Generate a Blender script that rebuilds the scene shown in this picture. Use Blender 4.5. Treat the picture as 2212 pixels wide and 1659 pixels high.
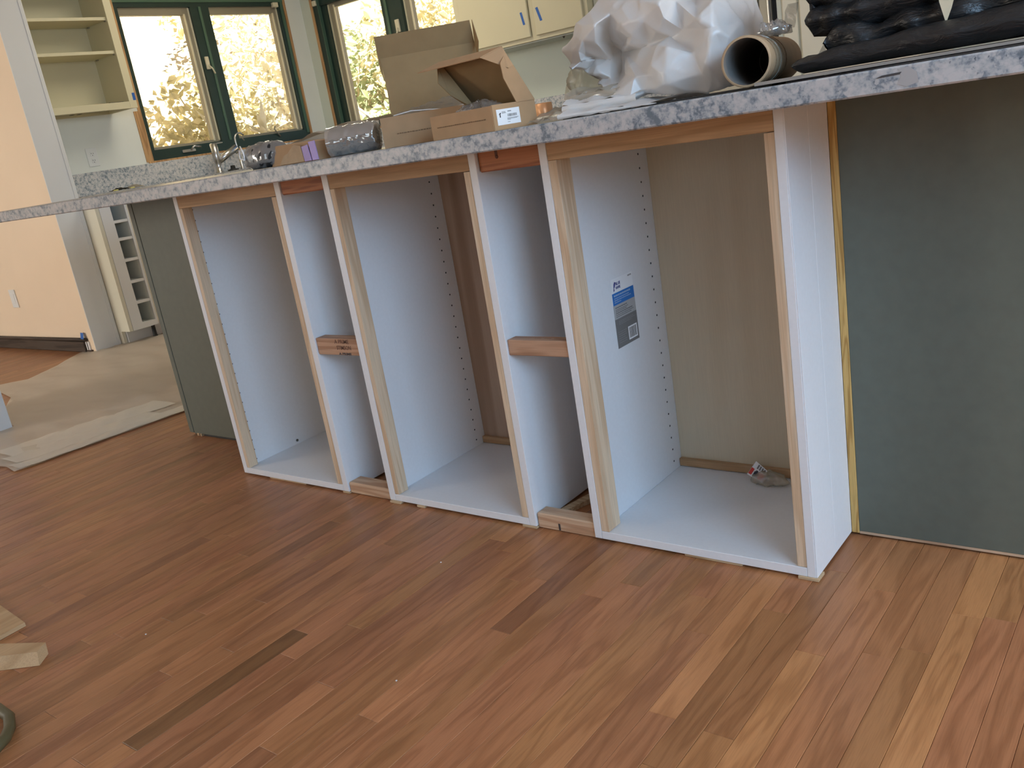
import bpy, bmesh, math, random
from mathutils import Vector, Matrix
for o in list(bpy.data.objects): bpy.data.objects.remove(o)
S = bpy.context.scene
COL = S.collection
R_ = random.Random(7)

# ------------------------------------------------------------------ camera
cam_d = bpy.data.cameras.new('camera'); cam = bpy.data.objects.new('camera', cam_d); COL.objects.link(cam)
cam_d.sensor_fit = 'HORIZONTAL'; cam_d.sensor_width = 36.0; cam_d.lens = 31.3037
cam_d.clip_start = 0.05; cam_d.clip_end = 200
rot = Matrix(((0.784081, -0.049505, 0.618681), (0.599801, 0.316686, -0.734812), (-0.159551, 0.947238, 0.278001)))
cam.matrix_world = Matrix.Translation((2.42630689, -1.49546434, 0.93235706)) @ rot.to_4x4()
S.camera = cam

# ------------------------------------------------------------------ world, sun, daylight, exposure
S.view_settings.view_transform = 'Standard'; S.view_settings.look = 'None'
S.view_settings.gamma = 1.0; S.view_settings.use_curve_mapping = False
S.view_settings.exposure = -0.30
S.cycles.max_bounces = 8; S.cycles.diffuse_bounces = 5; S.cycles.transparent_max_bounces = 16
S.cycles.sample_clamp_indirect = 6.0
W = bpy.data.worlds.new('sky'); S.world = W; W.use_nodes = True
wn = W.node_tree; bgn = wn.nodes['Background']
sky = wn.nodes.new('ShaderNodeTexSky'); sky.sky_type = 'NISHITA'; sky.sun_disc = False
sky.sun_elevation = math.radians(58); sky.sun_rotation = math.radians(135)
wn.links.new(sky.outputs[0], bgn.inputs[0]); bgn.inputs[1].default_value = 0.22
def lamp(name, kind, loc, target, energy, color, sx=1, sy=1):
    d = bpy.data.lights.new(name, kind); o = bpy.data.objects.new(name, d); COL.objects.link(o)
    d.energy = energy; d.color = color
    if kind == 'AREA': d.shape = 'RECTANGLE'; d.size = sx; d.size_y = sy
    o.location = loc
    o.rotation_euler = (Vector(target) - Vector(loc)).to_track_quat('-Z', 'Y').to_euler()
    return o
sun = lamp('sun', 'SUN', (4, -4, 8), (4 - .40, -4 + .42, 8 - 1.0), 46.0, (1.0, .94, .80)); sun.data.angle = .01
lamp('daylight_right', 'AREA', (4.35, -1.75, 1.75), (0, -.9, .3), 92.0, (.42, .69, 1.0), 1.7, 1.05)
lamp('daylight_side', 'AREA', (4.35, -.05, 1.6), (1.6, .1, .3), 40.0, (1.0, .93, .82), .9, 1.3)
lamp('daylight_front', 'AREA', (1.4, -4.85, 1.45), (1.4, 0, 1.0), 5.0, (.95, .96, 1.0), 1.6, 1.2)
lamp('daylight_hall', 'AREA', (-4.2, -4.85, 1.45), (-4.2, 1.0, 1.2), 165.0, (1.0, .92, .80), 1.8, 1.6)
CT, CB = 0.922, 0.888        # counter top and underside
# ------------------------------------------------------------------ materials
def nt(name):
    m = bpy.data.materials.new(name); m.use_nodes = True
    t = m.node_tree; b = t.nodes['Principled BSDF']
    return m, t, b
def N(t, k, **kw):
    n = t.nodes.new(k)
    for a, v in kw.items(): setattr(n, a, v)
    return n
def L(t, a, b): t.links.new(a, b)
def pos(t, scale=(1, 1, 1)):
    g = N(t, 'ShaderNodeNewGeometry'); m = N(t, 'ShaderNodeMapping'); m.inputs['Scale'].default_value = scale
    L(t, g.outputs['Position'], m.inputs['Vector']); return m.outputs[0]
def noise(t, vec, scale, detail=2, rough=.5, dist=0):
    n = N(t, 'ShaderNodeTexNoise'); n.inputs['Scale'].default_value = scale; n.inputs['Detail'].default_value = detail
    n.inputs['Roughness'].default_value = rough; n.inputs['Distortion'].default_value = dist
    L(t, vec, n.inputs['Vector']); return n.outputs[0]
def ramp(t, fac, stops, interp='LINEAR'):
    r = N(t, 'ShaderNodeValToRGB'); r.color_ramp.interpolation = interp
    e = r.color_ramp.elements
    while len(e) < len(stops): e.new(.5)
    for i, (p, c) in enumerate(stops): e[i].position = p; e[i].color = (*c, 1)
    L(t, fac, r.inputs[0]); return r.outputs[0]
def bump(t, b, h, strength=.2, dist=.002):
    n = N(t, 'ShaderNodeBump'); n.inputs['Strength'].default_value = strength; n.inputs['Distance'].default_value = dist
    L(t, h, n.inputs['Height']); L(t, n.outputs[0], b.inputs['Normal'])
def mix(t, f, a, c, mode='MIX'):
    m = N(t, 'ShaderNodeMix', data_type='RGBA', blend_type=mode)
    for s, v in ((m.inputs[0], f), (m.inputs[6], a), (m.inputs[7], c)):
        if isinstance(v, (int, float)): s.default_value = v
        elif isinstance(v, tuple): s.default_value = (*v, 1)
        else: L(t, v, s)
    return m.outputs[2]
def plain(name, c, rough=.5, metal=0, spec=.5, var=.05, vs=3.0, bmp=0, bs=60):
    m, t, b = nt(name)
    n = noise(t, pos(t), vs, 3)
    col = ramp(t, n, [(.3, tuple(x * (1 - var) for x in c)), (.7, tuple(min(1, x * (1 + var)) for x in c))])
    L(t, col, b.inputs['Base Color']); b.inputs['Roughness'].default_value = rough; b.inputs['Metallic'].default_value = metal
    b.inputs['Specular IOR Level'].default_value = spec
    if bmp: bump(t, b, noise(t, pos(t), bs, 2), bmp, .001)
    return m
def wood(name, a, d, axis, rough=.55, ring=22.0, contrast=1.0, fibre=.2):
    """long-grained timber; axis is the world axis the grain runs along"""
    m, t, b = nt(name)
    sc = [1.0, 1.0, 1.0]; sc[axis] = .07
    p = pos(t, tuple(sc))
    n1 = noise(t, p, ring, 2, .5, .4)
    mul = N(t, 'ShaderNodeMath', operation='MULTIPLY'); mul.inputs[1].default_value = 26.0; L(t, n1, mul.inputs[0])
    sn = N(t, 'ShaderNodeMath', operation='SINE'); L(t, mul.outputs[0], sn.inputs[0])
    ad = N(t, 'ShaderNodeMath', operation='MULTIPLY_ADD'); ad.inputs[1].default_value = .5; ad.inputs[2].default_value = .5; L(t, sn.outputs[0], ad.inputs[0])
    base = ramp(t, ad.outputs[0], [(.25, a), (1.0, tuple(x + (y - x) * contrast for x, y in zip(a, d)))])
    sf = [1.0, 1.0, 1.0]; sf[axis] = .03
    fib = noise(t, pos(t, tuple(sf)), 420, 2)
    col = mix(t, fibre, base, ramp(t, fib, [(.35, (.3, .3, .3)), (.65, (1, 1, 1))]), 'MULTIPLY')
    L(t, col, b.inputs['Base Color']); b.inputs['Roughness'].default_value = rough
    b.inputs['Specular IOR Level'].default_value = .3
    bump(t, b, fib, .12, .0006)
    return m
M = {}
M['melamine'] = plain('white_melamine', (.74, .755, .78), .42, var=.015, vs=120, bmp=.06, bs=900)
M['melamine_floor'] = plain('greige_melamine', (.54, .515, .47), .45, var=.03, vs=90)
M['paint_peach'] = plain('peach_paint', (.84, .68, .51), .6, var=.02)
M['paint_white'] = plain('white_paint', (.74, .76, .77), .55, var=.02)
M['paint_cream'] = plain('cream_paint', (.66, .61, .42), .42, var=.02)
M['paint_ivory'] = plain('ivory_paint', (.72, .70, .58), .45, var=.02)
M['paint_tan'] = plain('tan_paint', (.46, .38, .30), .6, var=.02)  # for unseen walls, tone chosen to cut the bounced fill light
M['paint_sage'] = plain('pale_sage_paint', (.62, .66, .58), .6, var=.03)
M['paint_pale'] = plain('pale_wall_paint', (.80, .82, .77), .6, var=.03)
M['paint_grey'] = plain('grey_green_paint', (.122, .136, .108), .5, var=.05, vs=40, bmp=.05, bs=500)
M['ceiling'] = plain('ceiling_paint', (.82, .81, .77), .8, var=.01)
M['green'] = plain('dark_green_frame', (.020, .044, .036), .35, var=.15)
M['green_light'] = plain('mid_green_reveal', (.075, .14, .095), .4, var=.1)
M['sash'] = plain('taupe_sash', (.30, .27, .20), .4, var=.08)
M['sash_light'] = plain('cream_bead', (.70, .65, .48), .4, var=.05)
M['raw_wood'] = wood('raw_jamb_wood', (.60, .36, .17), (.42, .23, .10), 2)
M['pine_z'] = wood('pine_upright', (.70, .55, .39), (.60, .43, .28), 2)
M['pine_z2'] = wood('pine_upright_yellow', (.66, .43, .15), (.45, .25, .07), 2, ring=60, contrast=1.0)
M['pine_shaded_x'] = wood('pine_rail_shaded', (.54, .345, .19), (.43, .265, .135), 0)  # pine darkened in its colour for the counter's shade on the rails
M['fir_x'] = wood('fir_block', (.50, .30, .19), (.36, .19, .11), 0, ring=30)
M['fir_pale'] = wood('pale_fir_block', (.60, .41, .27), (.46, .27, .16), 0, ring=30)
M['fir_red'] = wood('red_fir_block', (.46, .18, .075), (.30, .10, .04), 0, ring=34)
M['ply_cream'] = wood('birch_plywood', (.64, .56, .41), (.60, .51, .36), 2, ring=5, contrast=.7, fibre=.07)
M['ply_brown'] = wood('brown_plywood', (.50, .36, .26), (.36, .235, .155), 2, ring=6, contrast=.9, fibre=.1)
M['ply_board'] = wood('plywood_offcut', (.56, .38, .21), (.48, .31, .16), 1, ring=8)
M['shim'] = wood('shim_wood', (.60, .44, .27), (.45, .30, .17), 0, ring=60)
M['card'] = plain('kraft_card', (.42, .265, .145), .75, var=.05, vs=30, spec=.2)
M['card_shaded'] = plain('kraft_card_shaded', (.30, .205, .105), .8, var=.05, vs=30, spec=.15)  # same kraft, with the shade on lids and insides put into the colour
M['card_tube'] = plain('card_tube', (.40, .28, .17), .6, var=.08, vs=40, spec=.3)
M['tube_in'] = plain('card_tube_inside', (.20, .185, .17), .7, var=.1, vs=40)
M['purple'] = plain('lilac_label', (.36, .26, .52), .5)
M['tape_blue'] = plain('blue_tape', (.02, .12, .46), .5)
M['chrome'] = plain('brushed_steel', (.60, .60, .60), .28, metal=1)
M['steel'] = plain('appliance_steel', (.25, .235, .195), .4, metal=.7)
M['steel_light'] = plain('bright_steel_edge', (.85, .85, .80), .25, metal=.8)
M['black_gloss'] = plain('black_glass', (.008, .008, .010), .12)
M['black_matt'] = plain('black_rubber', (.012, .013, .014), .5)
M['dark'] = plain('dark_cavity', (.03, .028, .025), .8)
M['hole'] = plain('pin_hole_dark', (.03, .035, .045), .9)
M['plate'] = plain('white_plate', (.80, .81, .80), .35)
M['white'] = plain('white_print', (.82, .83, .85), .5, var=.01)
M['ink'] = plain('dark_ink', (.035, .03, .035), .6)
M['ink_brown'] = plain('brown_ink', (.13, .055, .035), .7)
M['ink_grey'] = plain('grey_ink', (.16, .155, .15), .6)
M['ink_box'] = plain('printed_brown_ink', (.17, .095, .045), .8)
M['lbl_blue'] = plain('label_blue', (.012, .16, .50), .45)
M['lbl_navy'] = plain('label_navy', (.02, .03, .20), .45)
M['lbl_grey'] = plain('label_light_grey', (.40, .40, .40), .5)
M['lbl_dark'] = plain('label_mid_grey', (.17, .17, .17), .5)
M['lbl_faint'] = plain('label_pale_print', (.30, .42, .62), .5)
M['lbl_pale'] = plain('label_grey_print', (.26, .26, .26), .5)
M['red'] = plain('label_red', (.62, .04, .02), .5)
M['copper'] = plain('copper_tone', (.80, .42, .22), .35, metal=.3)
M['hose'] = plain('olive_hose', (.10, .085, .04), .4)
M['bark'] = plain('pale_bark', (.62, .52, .38), .8, var=.2, vs=8)
M['base_dark'] = wood('dark_stained_base', (.085, .062, .048), (.05, .036, .028), 0, rough=.6)
M['card_grey'] = plain('grey_card', (.30, .25, .21), .7, var=.08, vs=20)
M['paper'] = plain('cream_paper', (.62, .54, .38), .6)
M['debris_yellow'] = plain('yellow_scrap', (.62, .56, .20), .7)
M['debris_dark'] = plain('dark_scrap', (.09, .08, .06), .7)
M['smear'] = plain('dark_smear', (.05, .045, .045), .6)
M['patch'] = plain('grey_filler_patch', (.36, .34, .33), .6)

def film(name, c, trans, rough, gloss=.15):
    m, t, b = nt(name); t.nodes.remove(b)
    out = [n for n in t.nodes if n.type == 'OUTPUT_MATERIAL'][0]
    d = N(t, 'ShaderNodeBsdfDiffuse'); d.inputs[0].default_value = (*c, 1)
    tr = N(t, 'ShaderNodeBsdfTranslucent'); tr.inputs[0].default_value = (*c, 1)
    g = N(t, 'ShaderNodeBsdfGlossy'); g.inputs[1].default_value = rough
    x = N(t, 'ShaderNodeBsdfTransparent'); x.inputs[0].default_value = (*(min(1, .55 + .5 * v) for v in c), 1)
    def mx(f, a, bb):
        n = N(t, 'ShaderNodeMixShader'); n.inputs[0].default_value = f; L(t, a, n.inputs[1]); L(t, bb, n.inputs[2]); return n.outputs[0]
    bp = N(t, 'ShaderNodeBump'); bp.inputs['Strength'].default_value = .35; bp.inputs['Distance'].default_value = .004
    L(t, noise(t, pos(t, (1.0, .45, 1.0)), 26, 3, .6, .8), bp.inputs['Height'])
    for nn_ in (d, g): L(t, bp.outputs[0], nn_.inputs['Normal'])
    s = mx(.3, d.outputs[0], tr.outputs[0]); s = mx(trans, s, x.outputs[0]); s = mx(gloss, s, g.outputs[0])
    L(t, s, out.inputs[0]); return m
M['film_white'] = film('white_plastic_film', (.86, .84, .82), .04, .35, .06)
M['film_clear'] = film('clear_plastic_film', (.70, .64, .53), .60, .16, .12)
M['film_smoke'] = film('clear_wrap', (.72, .72, .70), .72, .10, .24)
M['film_sheet'] = film('floor_plastic', (.84, .78, .67), .30, .30, .13)
M['film_hem'] = film('floor_plastic_folded', (.88, .83, .74), .10, .25, .16)
M['film_crinkle'] = film('crinkled_clear_film', (.70, .68, .62), .55, .06, .45)
M['film_paper'] = film('beige_foam_sheet', (.62, .54, .42), .05, .5, .04)
def glass():
    m, t, b = nt('window_glass'); t.nodes.remove(b)
    out = [n for n in t.nodes if n.type == 'OUTPUT_MATERIAL'][0]
    x = N(t, 'ShaderNodeBsdfTransparent'); g = N(t, 'ShaderNodeBsdfGlossy'); g.inputs[1].default_value = .02
    lw = N(t, 'ShaderNodeLayerWeight'); pw_ = N(t, 'ShaderNodeMath', operation='POWER'); pw_.inputs[1].default_value = 4.0; L(t, lw.outputs['Facing'], pw_.inputs[0])
    ml = N(t, 'ShaderNodeMath', operation='MULTIPLY_ADD'); ml.inputs[1].default_value = .6; ml.inputs[2].default_value = .03; L(t, pw_.outputs[0], ml.inputs[0])
    n = N(t, 'ShaderNodeMixShader'); L(t, ml.outputs[0], n.inputs[0]); L(t, x.outputs[0], n.inputs[1]); L(t, g.outputs[0], n.inputs[2])
    L(t, n.outputs[0], out.inputs[0]); return m
M['glass'] = glass()
def blackfilm():
    m, t, b = nt('black_plastic'); b.inputs['Base Color'].default_value = (.010, .0105, .0115, 1)
    b.inputs['Roughness'].default_value = .42; b.inputs['Specular IOR Level'].default_value = .55
    bump(t, b, noise(t, pos(t, (1, 1, 2.5)), 26, 4, .6, .6), .5, .01); return m
M['black_film'] = blackfilm()
def granite(name, k=1.0):
    m, t, b = nt(name); p = pos(t)
    mid = noise(t, p, 52, 3, .55); fine = noise(t, p, 150, 3, .6); zone = noise(t, p, 9, 2)
    a1 = N(t, 'ShaderNodeMath', operation='MULTIPLY_ADD'); a1.inputs[1].default_value = .50; L(t, fine, a1.inputs[0])
    sc = N(t, 'ShaderNodeMath', operation='MULTIPLY_ADD'); sc.inputs[1].default_value = .60; L(t, mid, sc.inputs[0])
    zz = N(t, 'ShaderNodeMath', operation='MULTIPLY'); zz.inputs[1].default_value = .22; L(t, zone, zz.inputs[0])
    L(t, zz.outputs[0], sc.inputs[2]); L(t, sc.outputs[0], a1.inputs[2])
    C_ = lambda *c: tuple(v * k for v in c)
    c1 = ramp(t, a1.outputs[0], [(.53, C_(.13, .155, .18)), (.60, C_(.24, .262, .285)), (.66, C_(.36, .365, .37)), (.78, C_(.47, .45, .44))])
    v = N(t, 'ShaderNodeTexVoronoi'); v.inputs['Scale'].default_value = 44
    wv = N(t, 'ShaderNodeMix', data_type='VECTOR'); wv.inputs[0].default_value = .035; L(t, p, wv.inputs[4])
    nz = N(t, 'ShaderNodeTexNoise'); nz.inputs['Scale'].default_value = 70; L(t, p, nz.inputs['Vector']); L(t, nz.outputs['Color'], wv.inputs[5]); L(t, wv.outputs[1], v.inputs['Vector'])
    vd = N(t, 'ShaderNodeMath', operation='MULTIPLY_ADD'); vd.inputs[1].default_value = .7; L(t, fine, vd.inputs[0]); L(t, v.outputs['Distance'], vd.inputs[2])
    peb = ramp(t, vd.outputs[0], [(.58, (.75, .75, .75)), (.72, (0, 0, 0))])
    c2 = mix(t, peb, c1, C_(.50, .47, .455))
    fl = ramp(t, noise(t, p, 230, 2, .5), [(.66, (0, 0, 0)), (.72, (1, 1, 1))])
    s2 = ramp(t, noise(t, p, 40, 2), [(.50, (0, 0, 0)), (.62, (.85, .85, .85))])
    q = N(t, 'ShaderNodeMath', operation='MULTIPLY'); L(t, fl, q.inputs[0]); L(t, s2, q.inputs[1])
    c3 = mix(t, q.outputs[0], c2, C_(.05, .065, .085))
    L(t, c3, b.inputs['Base Color']); b.inputs['Roughness'].default_value = .38
    b.inputs['Specular IOR Level'].default_value = .45; return m
M['granite_lit'] = granite('speckled_quartz_lit', 1.45)  # same quartz brightened: the kitchen's stronger light put into the colour
M['granite'] = granite('speckled_quartz')
def oak():
    m, t, b = nt('red_oak_strip')
    uv = N(t, 'ShaderNodeUVMap'); uv.uv_map = 'grain'
    at = N(t, 'ShaderNodeAttribute'); at.attribute_name = 'tone'
    sp = N(t, 'ShaderNodeSeparateXYZ'); L(t, uv.outputs[0], sp.inputs[0])
    sa = N(t, 'ShaderNodeSeparateColor'); L(t, at.outputs['Color'], sa.inputs[0])
    def vec(su, sv, sz):
        c = N(t, 'ShaderNodeCombineXYZ')
        for i, (src, k) in enumerate(((sp.outputs[0], su), (sp.outputs[1], sv), (sa.outputs[2], sz))):
            mm = N(t, 'ShaderNodeMath', operation='MULTIPLY'); mm.inputs[1].default_value = k; L(t, src, mm.inputs[0]); L(t, mm.outputs[0], c.inputs[i])
        return c.outputs[0]
    low = noise(t, vec(15, 1.7, 40), 1.0, 3, .55, .25)
    k = N(t, 'ShaderNodeMath', operation='MULTIPLY'); k.inputs[1].default_value = 40; L(t, low, k.inputs[0])
    sn = N(t, 'ShaderNodeMath', operation='SINE'); L(t, k.outputs[0], sn.inputs[0])
    ad = N(t, 'ShaderNodeMath', operation='MULTIPLY_ADD'); ad.inputs[1].default_value = .5; ad.inputs[2].default_value = .5; L(t, sn.outputs[0], ad.inputs[0])
    grain = ramp(t, ad.outputs[0], [(.30, (1, 1, 1)), (.80, (.80, .76, .72)), (1.0, (.66, .60, .55))])
    pore = ramp(t, noise(t, vec(560, 22, 9), 1.0, 2), [(.36, (.62, .58, .55)), (.56, (1, 1, 1))])
    patch = ramp(t, noise(t, vec(9, 2.2, 21), 1.0, 2), [(.3, (.88, .86, .84)), (.7, (1.08, 1.08, 1.08))])
    pink = mix(t, sa.outputs[1], (.450, .212, .084), (.430, .184, .086))
    c = mix(t, .62, pink, grain, 'MULTIPLY'); c = mix(t, .28, c, pore, 'MULTIPLY'); c = mix(t, 1.0, c, patch, 'MULTIPLY')
    cc = N(t, 'ShaderNodeCombineColor')
    for i in range(3): L(t, sa.outputs[0], cc.inputs[i])
    sc = N(t, 'ShaderNodeVectorMath', operation='SCALE'); sc.inputs['Scale'].default_value = 2.0; L(t, cc.outputs[0], sc.inputs[0])
    c = mix(t, 1.0, c, sc.outputs[0], 'MULTIPLY')
    L(t, c, b.inputs['Base Color'])
    rr = ramp(t, pore, [(0, (.5, .5, .5)), (1, (.36, .36, .36))]); L(t, rr, b.inputs['Roughness'])
    b.inputs['Specular IOR Level'].default_value = .42
    bump(t, b, pore, .10, .0005)
    return m
M['oak'] = oak()
def leafmat(name, c, c2):
    m, t, b = nt(name); t.nodes.remove(b)
    out = [n for n in t.nodes if n.type == 'OUTPUT_MATERIAL'][0]
    col = ramp(t, noise(t, pos(t), 5, 3), [(.35, c), (.65, c2)])
    d = N(t, 'ShaderNodeBsdfDiffuse'); tr = N(t, 'ShaderNodeBsdfTranslucent'); L(t, col, d.inputs[0]); L(t, col, tr.inputs[0])
    n = N(t, 'ShaderNodeMixShader'); n.inputs[0].default_value = .4; L(t, d.outputs[0], n.inputs[1]); L(t, tr.outputs[0], n.inputs[2])
    L(t, n.outputs[0], out.inputs[0]); return m
M['leaf_a'] = leafmat('sunny_leaf', (.42, .38, .22), (.70, .65, .46))
M['leaf_b'] = leafmat('green_leaf', (.26, .33, .18), (.50, .52, .34))
M['leaf_c'] = leafmat('pale_leaf', (.76, .72, .60), (.58, .54, .40))
M['soil'] = plain('straw_ground', (.44, .35, .22), .9, var=.45, vs=5)

# ------------------------------------------------------------------ mesh helpers
WL = {}
class MB:
    def __init__(s): s.v = []; s.f = []; s.sm = []
    def add(s, vs, fs, smooth=False):
        o = len(s.v); s.v += [tuple(p) for p in vs]; s.f += [tuple(i + o for i in f) for f in fs]; s.sm += [smooth] * len(fs); return s
    def box(s, x0, x1, y0, y1, z0, z1, c=0.0):
        if c <= 0:
            return s.add([(x, y, z) for z in (z0, z1) for y in (y0, y1) for x in (x0, x1)],
                         [(0, 2, 3, 1), (4, 5, 7, 6), (0, 1, 5, 4), (2, 6, 7, 3), (0, 4, 6, 2), (1, 3, 7, 5)])
        c = min(c, (x1 - x0) * .45, (y1 - y0) * .45, (z1 - z0) * .45)
        bm = bmesh.new(); bmesh.ops.create_cube(bm, size=1)
        for v in bm.verts: v.co = ((x0 + x1) / 2 + v.co.x * (x1 - x0), (y0 + y1) / 2 + v.co.y * (y1 - y0), (z0 + z1) / 2 + v.co.z * (z1 - z0))
        bmesh.ops.bevel(bm, geom=bm.edges[:], offset=c, segments=1, affect='EDGES')
        bm.verts.index_update(); s.add([v.co[:] for v in bm.verts], [tuple(v.index for v in f.verts) for f in bm.faces]); bm.free(); return s
    def hull8(s, bot, top):      # four bottom and four top corners, same winding
        return s.add(list(bot) + list(top), [(3, 2, 1, 0), (4, 5, 6, 7)] + [(i, (i + 1) % 4, 4 + (i + 1) % 4, 4 + i) for i in range(4)])
    def slab(s, quad, n, th):    # flat polygon given thickness along n
        n = Vector(n).normalized() * th; q = [Vector(p) for p in quad]; k = len(q)
        return s.add(q + [p + n for p in q], [tuple(range(k))[::-1], tuple(range(k, 2 * k))] + [(i, (i + 1) % k, k + (i + 1) % k, k + i) for i in range(k)])
    def tube(s, pts, r, n=10, cap=True, smooth=True):
        pts = [Vector(p) for p in pts]; rs = r if isinstance(r, (list, tuple)) else [r] * len(pts)
        rings = []; up = None
        for i, p in enumerate(pts):
            d = (pts[min(i + 1, len(pts) - 1)] - pts[max(i - 1, 0)]).normalized()
            if up is None: up = Vector((0, 0, 1)) if abs(d.z) < .9 else Vector((1, 0, 0))
            a = d.cross(up).normalized(); up = a.cross(d).normalized()
            rings.append([p + (a * math.cos(2 * math.pi * j / n) + up * math.sin(2 * math.pi * j / n)) * rs[i] for j in range(n)])
        fs = [(i * n + j, i * n + (j + 1) % n, (i + 1) * n + (j + 1) % n, (i + 1) * n + j) for i in range(len(pts) - 1) for j in range(n)]
        s.add([q for rg in rings for q in rg], fs, smooth)
        if cap:
            o = len(s.v) - n * len(pts); s.f += [tuple(o + j for j in range(n))[::-1], tuple(o + (len(pts) - 1) * n + j for j in range(n))]; s.sm += [False, False]
        return s
    def lathe(s, prof, origin, axis=(0, 0, 1), n=24, smooth=True):
        ax = Vector(axis).normalized(); a = ax.orthogonal().normalized(); b = ax.cross(a); o = Vector(origin); k = len(prof)
        vs = [o + ax * h + (a * math.cos(2 * math.pi * j / n) + b * math.sin(2 * math.pi * j / n)) * r for (r, h) in prof for j in range(n)]
        fs = [(i * n + j, i * n + (j + 1) % n, (i + 1) * n + (j + 1) % n, (i + 1) * n + j) for i in range(k - 1) for j in range(n)]
        return s.add(vs, fs, smooth)
    def grid(s, nx, ny, fn, smooth=True):
        vs = [fn(i / (nx - 1), j / (ny - 1)) for j in range(ny) for i in range(nx)]
        return s.add(vs, [(j * nx + i, j * nx + i + 1, (j + 1) * nx + i + 1, (j + 1) * nx + i) for j in range(ny - 1) for i in range(nx - 1)], smooth)
    def build(s, name, mat, parent=None, mesh=None):
        xs = [Vector(v) for v in s.v]
        lo = Vector([min(v[i] for v in xs) for i in range(3)]); hi = Vector([max(v[i] for v in xs) for i in range(3)])
        c = Vector(((lo.x + hi.x) / 2, (lo.y + hi.y) / 2, lo.z))
        me = bpy.data.meshes.new(name); me.from_pydata([(v - c)[:] for v in xs], [], s.f)
        for p, q in zip(me.polygons, s.sm): p.use_smooth = q
        me.materials.append(M[mat] if isinstance(mat, str) else mat); me.update()
        return link(name, me, c, parent)
def link(name, me, c, parent=None):
    o = bpy.data.objects.new(name, me); COL.objects.link(o); WL[o.name] = Vector(c)
    if parent is not None: o.parent = parent; o.location = Vector(c) - WL[parent.name]
    else: o.location = c
    return o
def thing(name, label, cat, loc, group=None):
    o = bpy.data.objects.new(name, None); COL.objects.link(o); o.location = loc; o.empty_display_size = .05
    WL[o.name] = Vector(loc); return tag(o, label, cat, group)
def tag(o, label, cat, group=None, kind=None):
    o['label'] = label; o['category'] = cat
    if group: o['group'] = group
    if kind: o['kind'] = kind
    return o
def struct(o): o['kind'] = 'structure'; return o
def stuff(o): o['kind'] = 'stuff'; return o
def box(name, mat, parent, *b, c=0.0): return MB().box(*b, c=c).build(name, mat, parent)
def text(name, body, mat, parent, origin, right, up, size, bold=0.0, width=None):
    cu = bpy.data.curves.new(name, 'FONT'); cu.body = body; cu.size = size; cu.offset = bold; cu.extrude = .00015; cu.resolution_u = 2
    ob = bpy.data.objects.new(name + '_tmp', cu); COL.objects.link(ob); bpy.context.view_layer.update()
    me = bpy.data.meshes.new_from_object(ob.evaluated_get(bpy.context.evaluated_depsgraph_get())); bpy.data.objects.remove(ob); bpy.data.curves.remove(cu)
    r = Vector(right).normalized(); u = Vector(up).normalized(); n = r.cross(u); og = Vector(origin)
    w = max(v.co.x for v in me.vertices) - min(v.co.x for v in me.vertices); k = (width / w) if width else 1
    vs = [og + r * v.co.x * k + u * v.co.y + n * v.co.z for v in me.vertices]
    mb = MB().add(vs, [tuple(p.vertices) for p in me.polygons]); bpy.data.meshes.remove(me)
    return mb.build(name, mat, parent)
def tri(x): x = x - math.floor(x); return 4 * abs(x - .5) - 1
def crumple_fn(seed, k, amp, n=7):
    rr = random.Random(seed)
    W_ = [(Vector((rr.uniform(-1, 1), rr.uniform(-1, 1), rr.uniform(-1, 1))).normalized() * k * rr.uniform(.6, 1.8), rr.random(), rr.uniform(.4, 1)) for _ in range(n)]
    return lambda p: amp * sum(a * tri(Vector(p).dot(w) + ph) for w, ph, a in W_) / n * 2
def crumpled(mb_, name, mat, parent, sub, seed, k, amp, solid=0.0, floor_z=None):
    """subdivide a shape, smooth it and push it about like creased film"""
    bm = bmesh.new(); vs = [bm.verts.new(v) for v in mb_.v]
    for f in mb_.f:
        try: bm.faces.new([vs[i] for i in f])
        except ValueError: pass
    bmesh.ops.remove_doubles(bm, verts=bm.verts[:], dist=1e-5)
    bmesh.ops.subdivide_edges(bm, edges=bm.edges[:], cuts=sub, use_grid_fill=True, smooth=0)
    for _ in range(max(1, sub // 2)): bmesh.ops.smooth_vert(bm, verts=[v for v in bm.verts if not v.is_boundary], factor=.4, use_axis_x=True, use_axis_y=True, use_axis_z=True)
    bm.normal_update(); fn = crumple_fn(seed, k, amp)
    for v in bm.verts: v.co = v.co + v.normal * fn(v.co)
    if floor_z is not None:
        for v in bm.verts: v.co.z = max(v.co.z, floor_z)
    bm.verts.index_update()
    out = MB().add([v.co[:] for v in bm.verts], [tuple(v.index for v in f.verts) for f in bm.faces], True); bm.free()
    return out.build(name, mat, parent)

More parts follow.
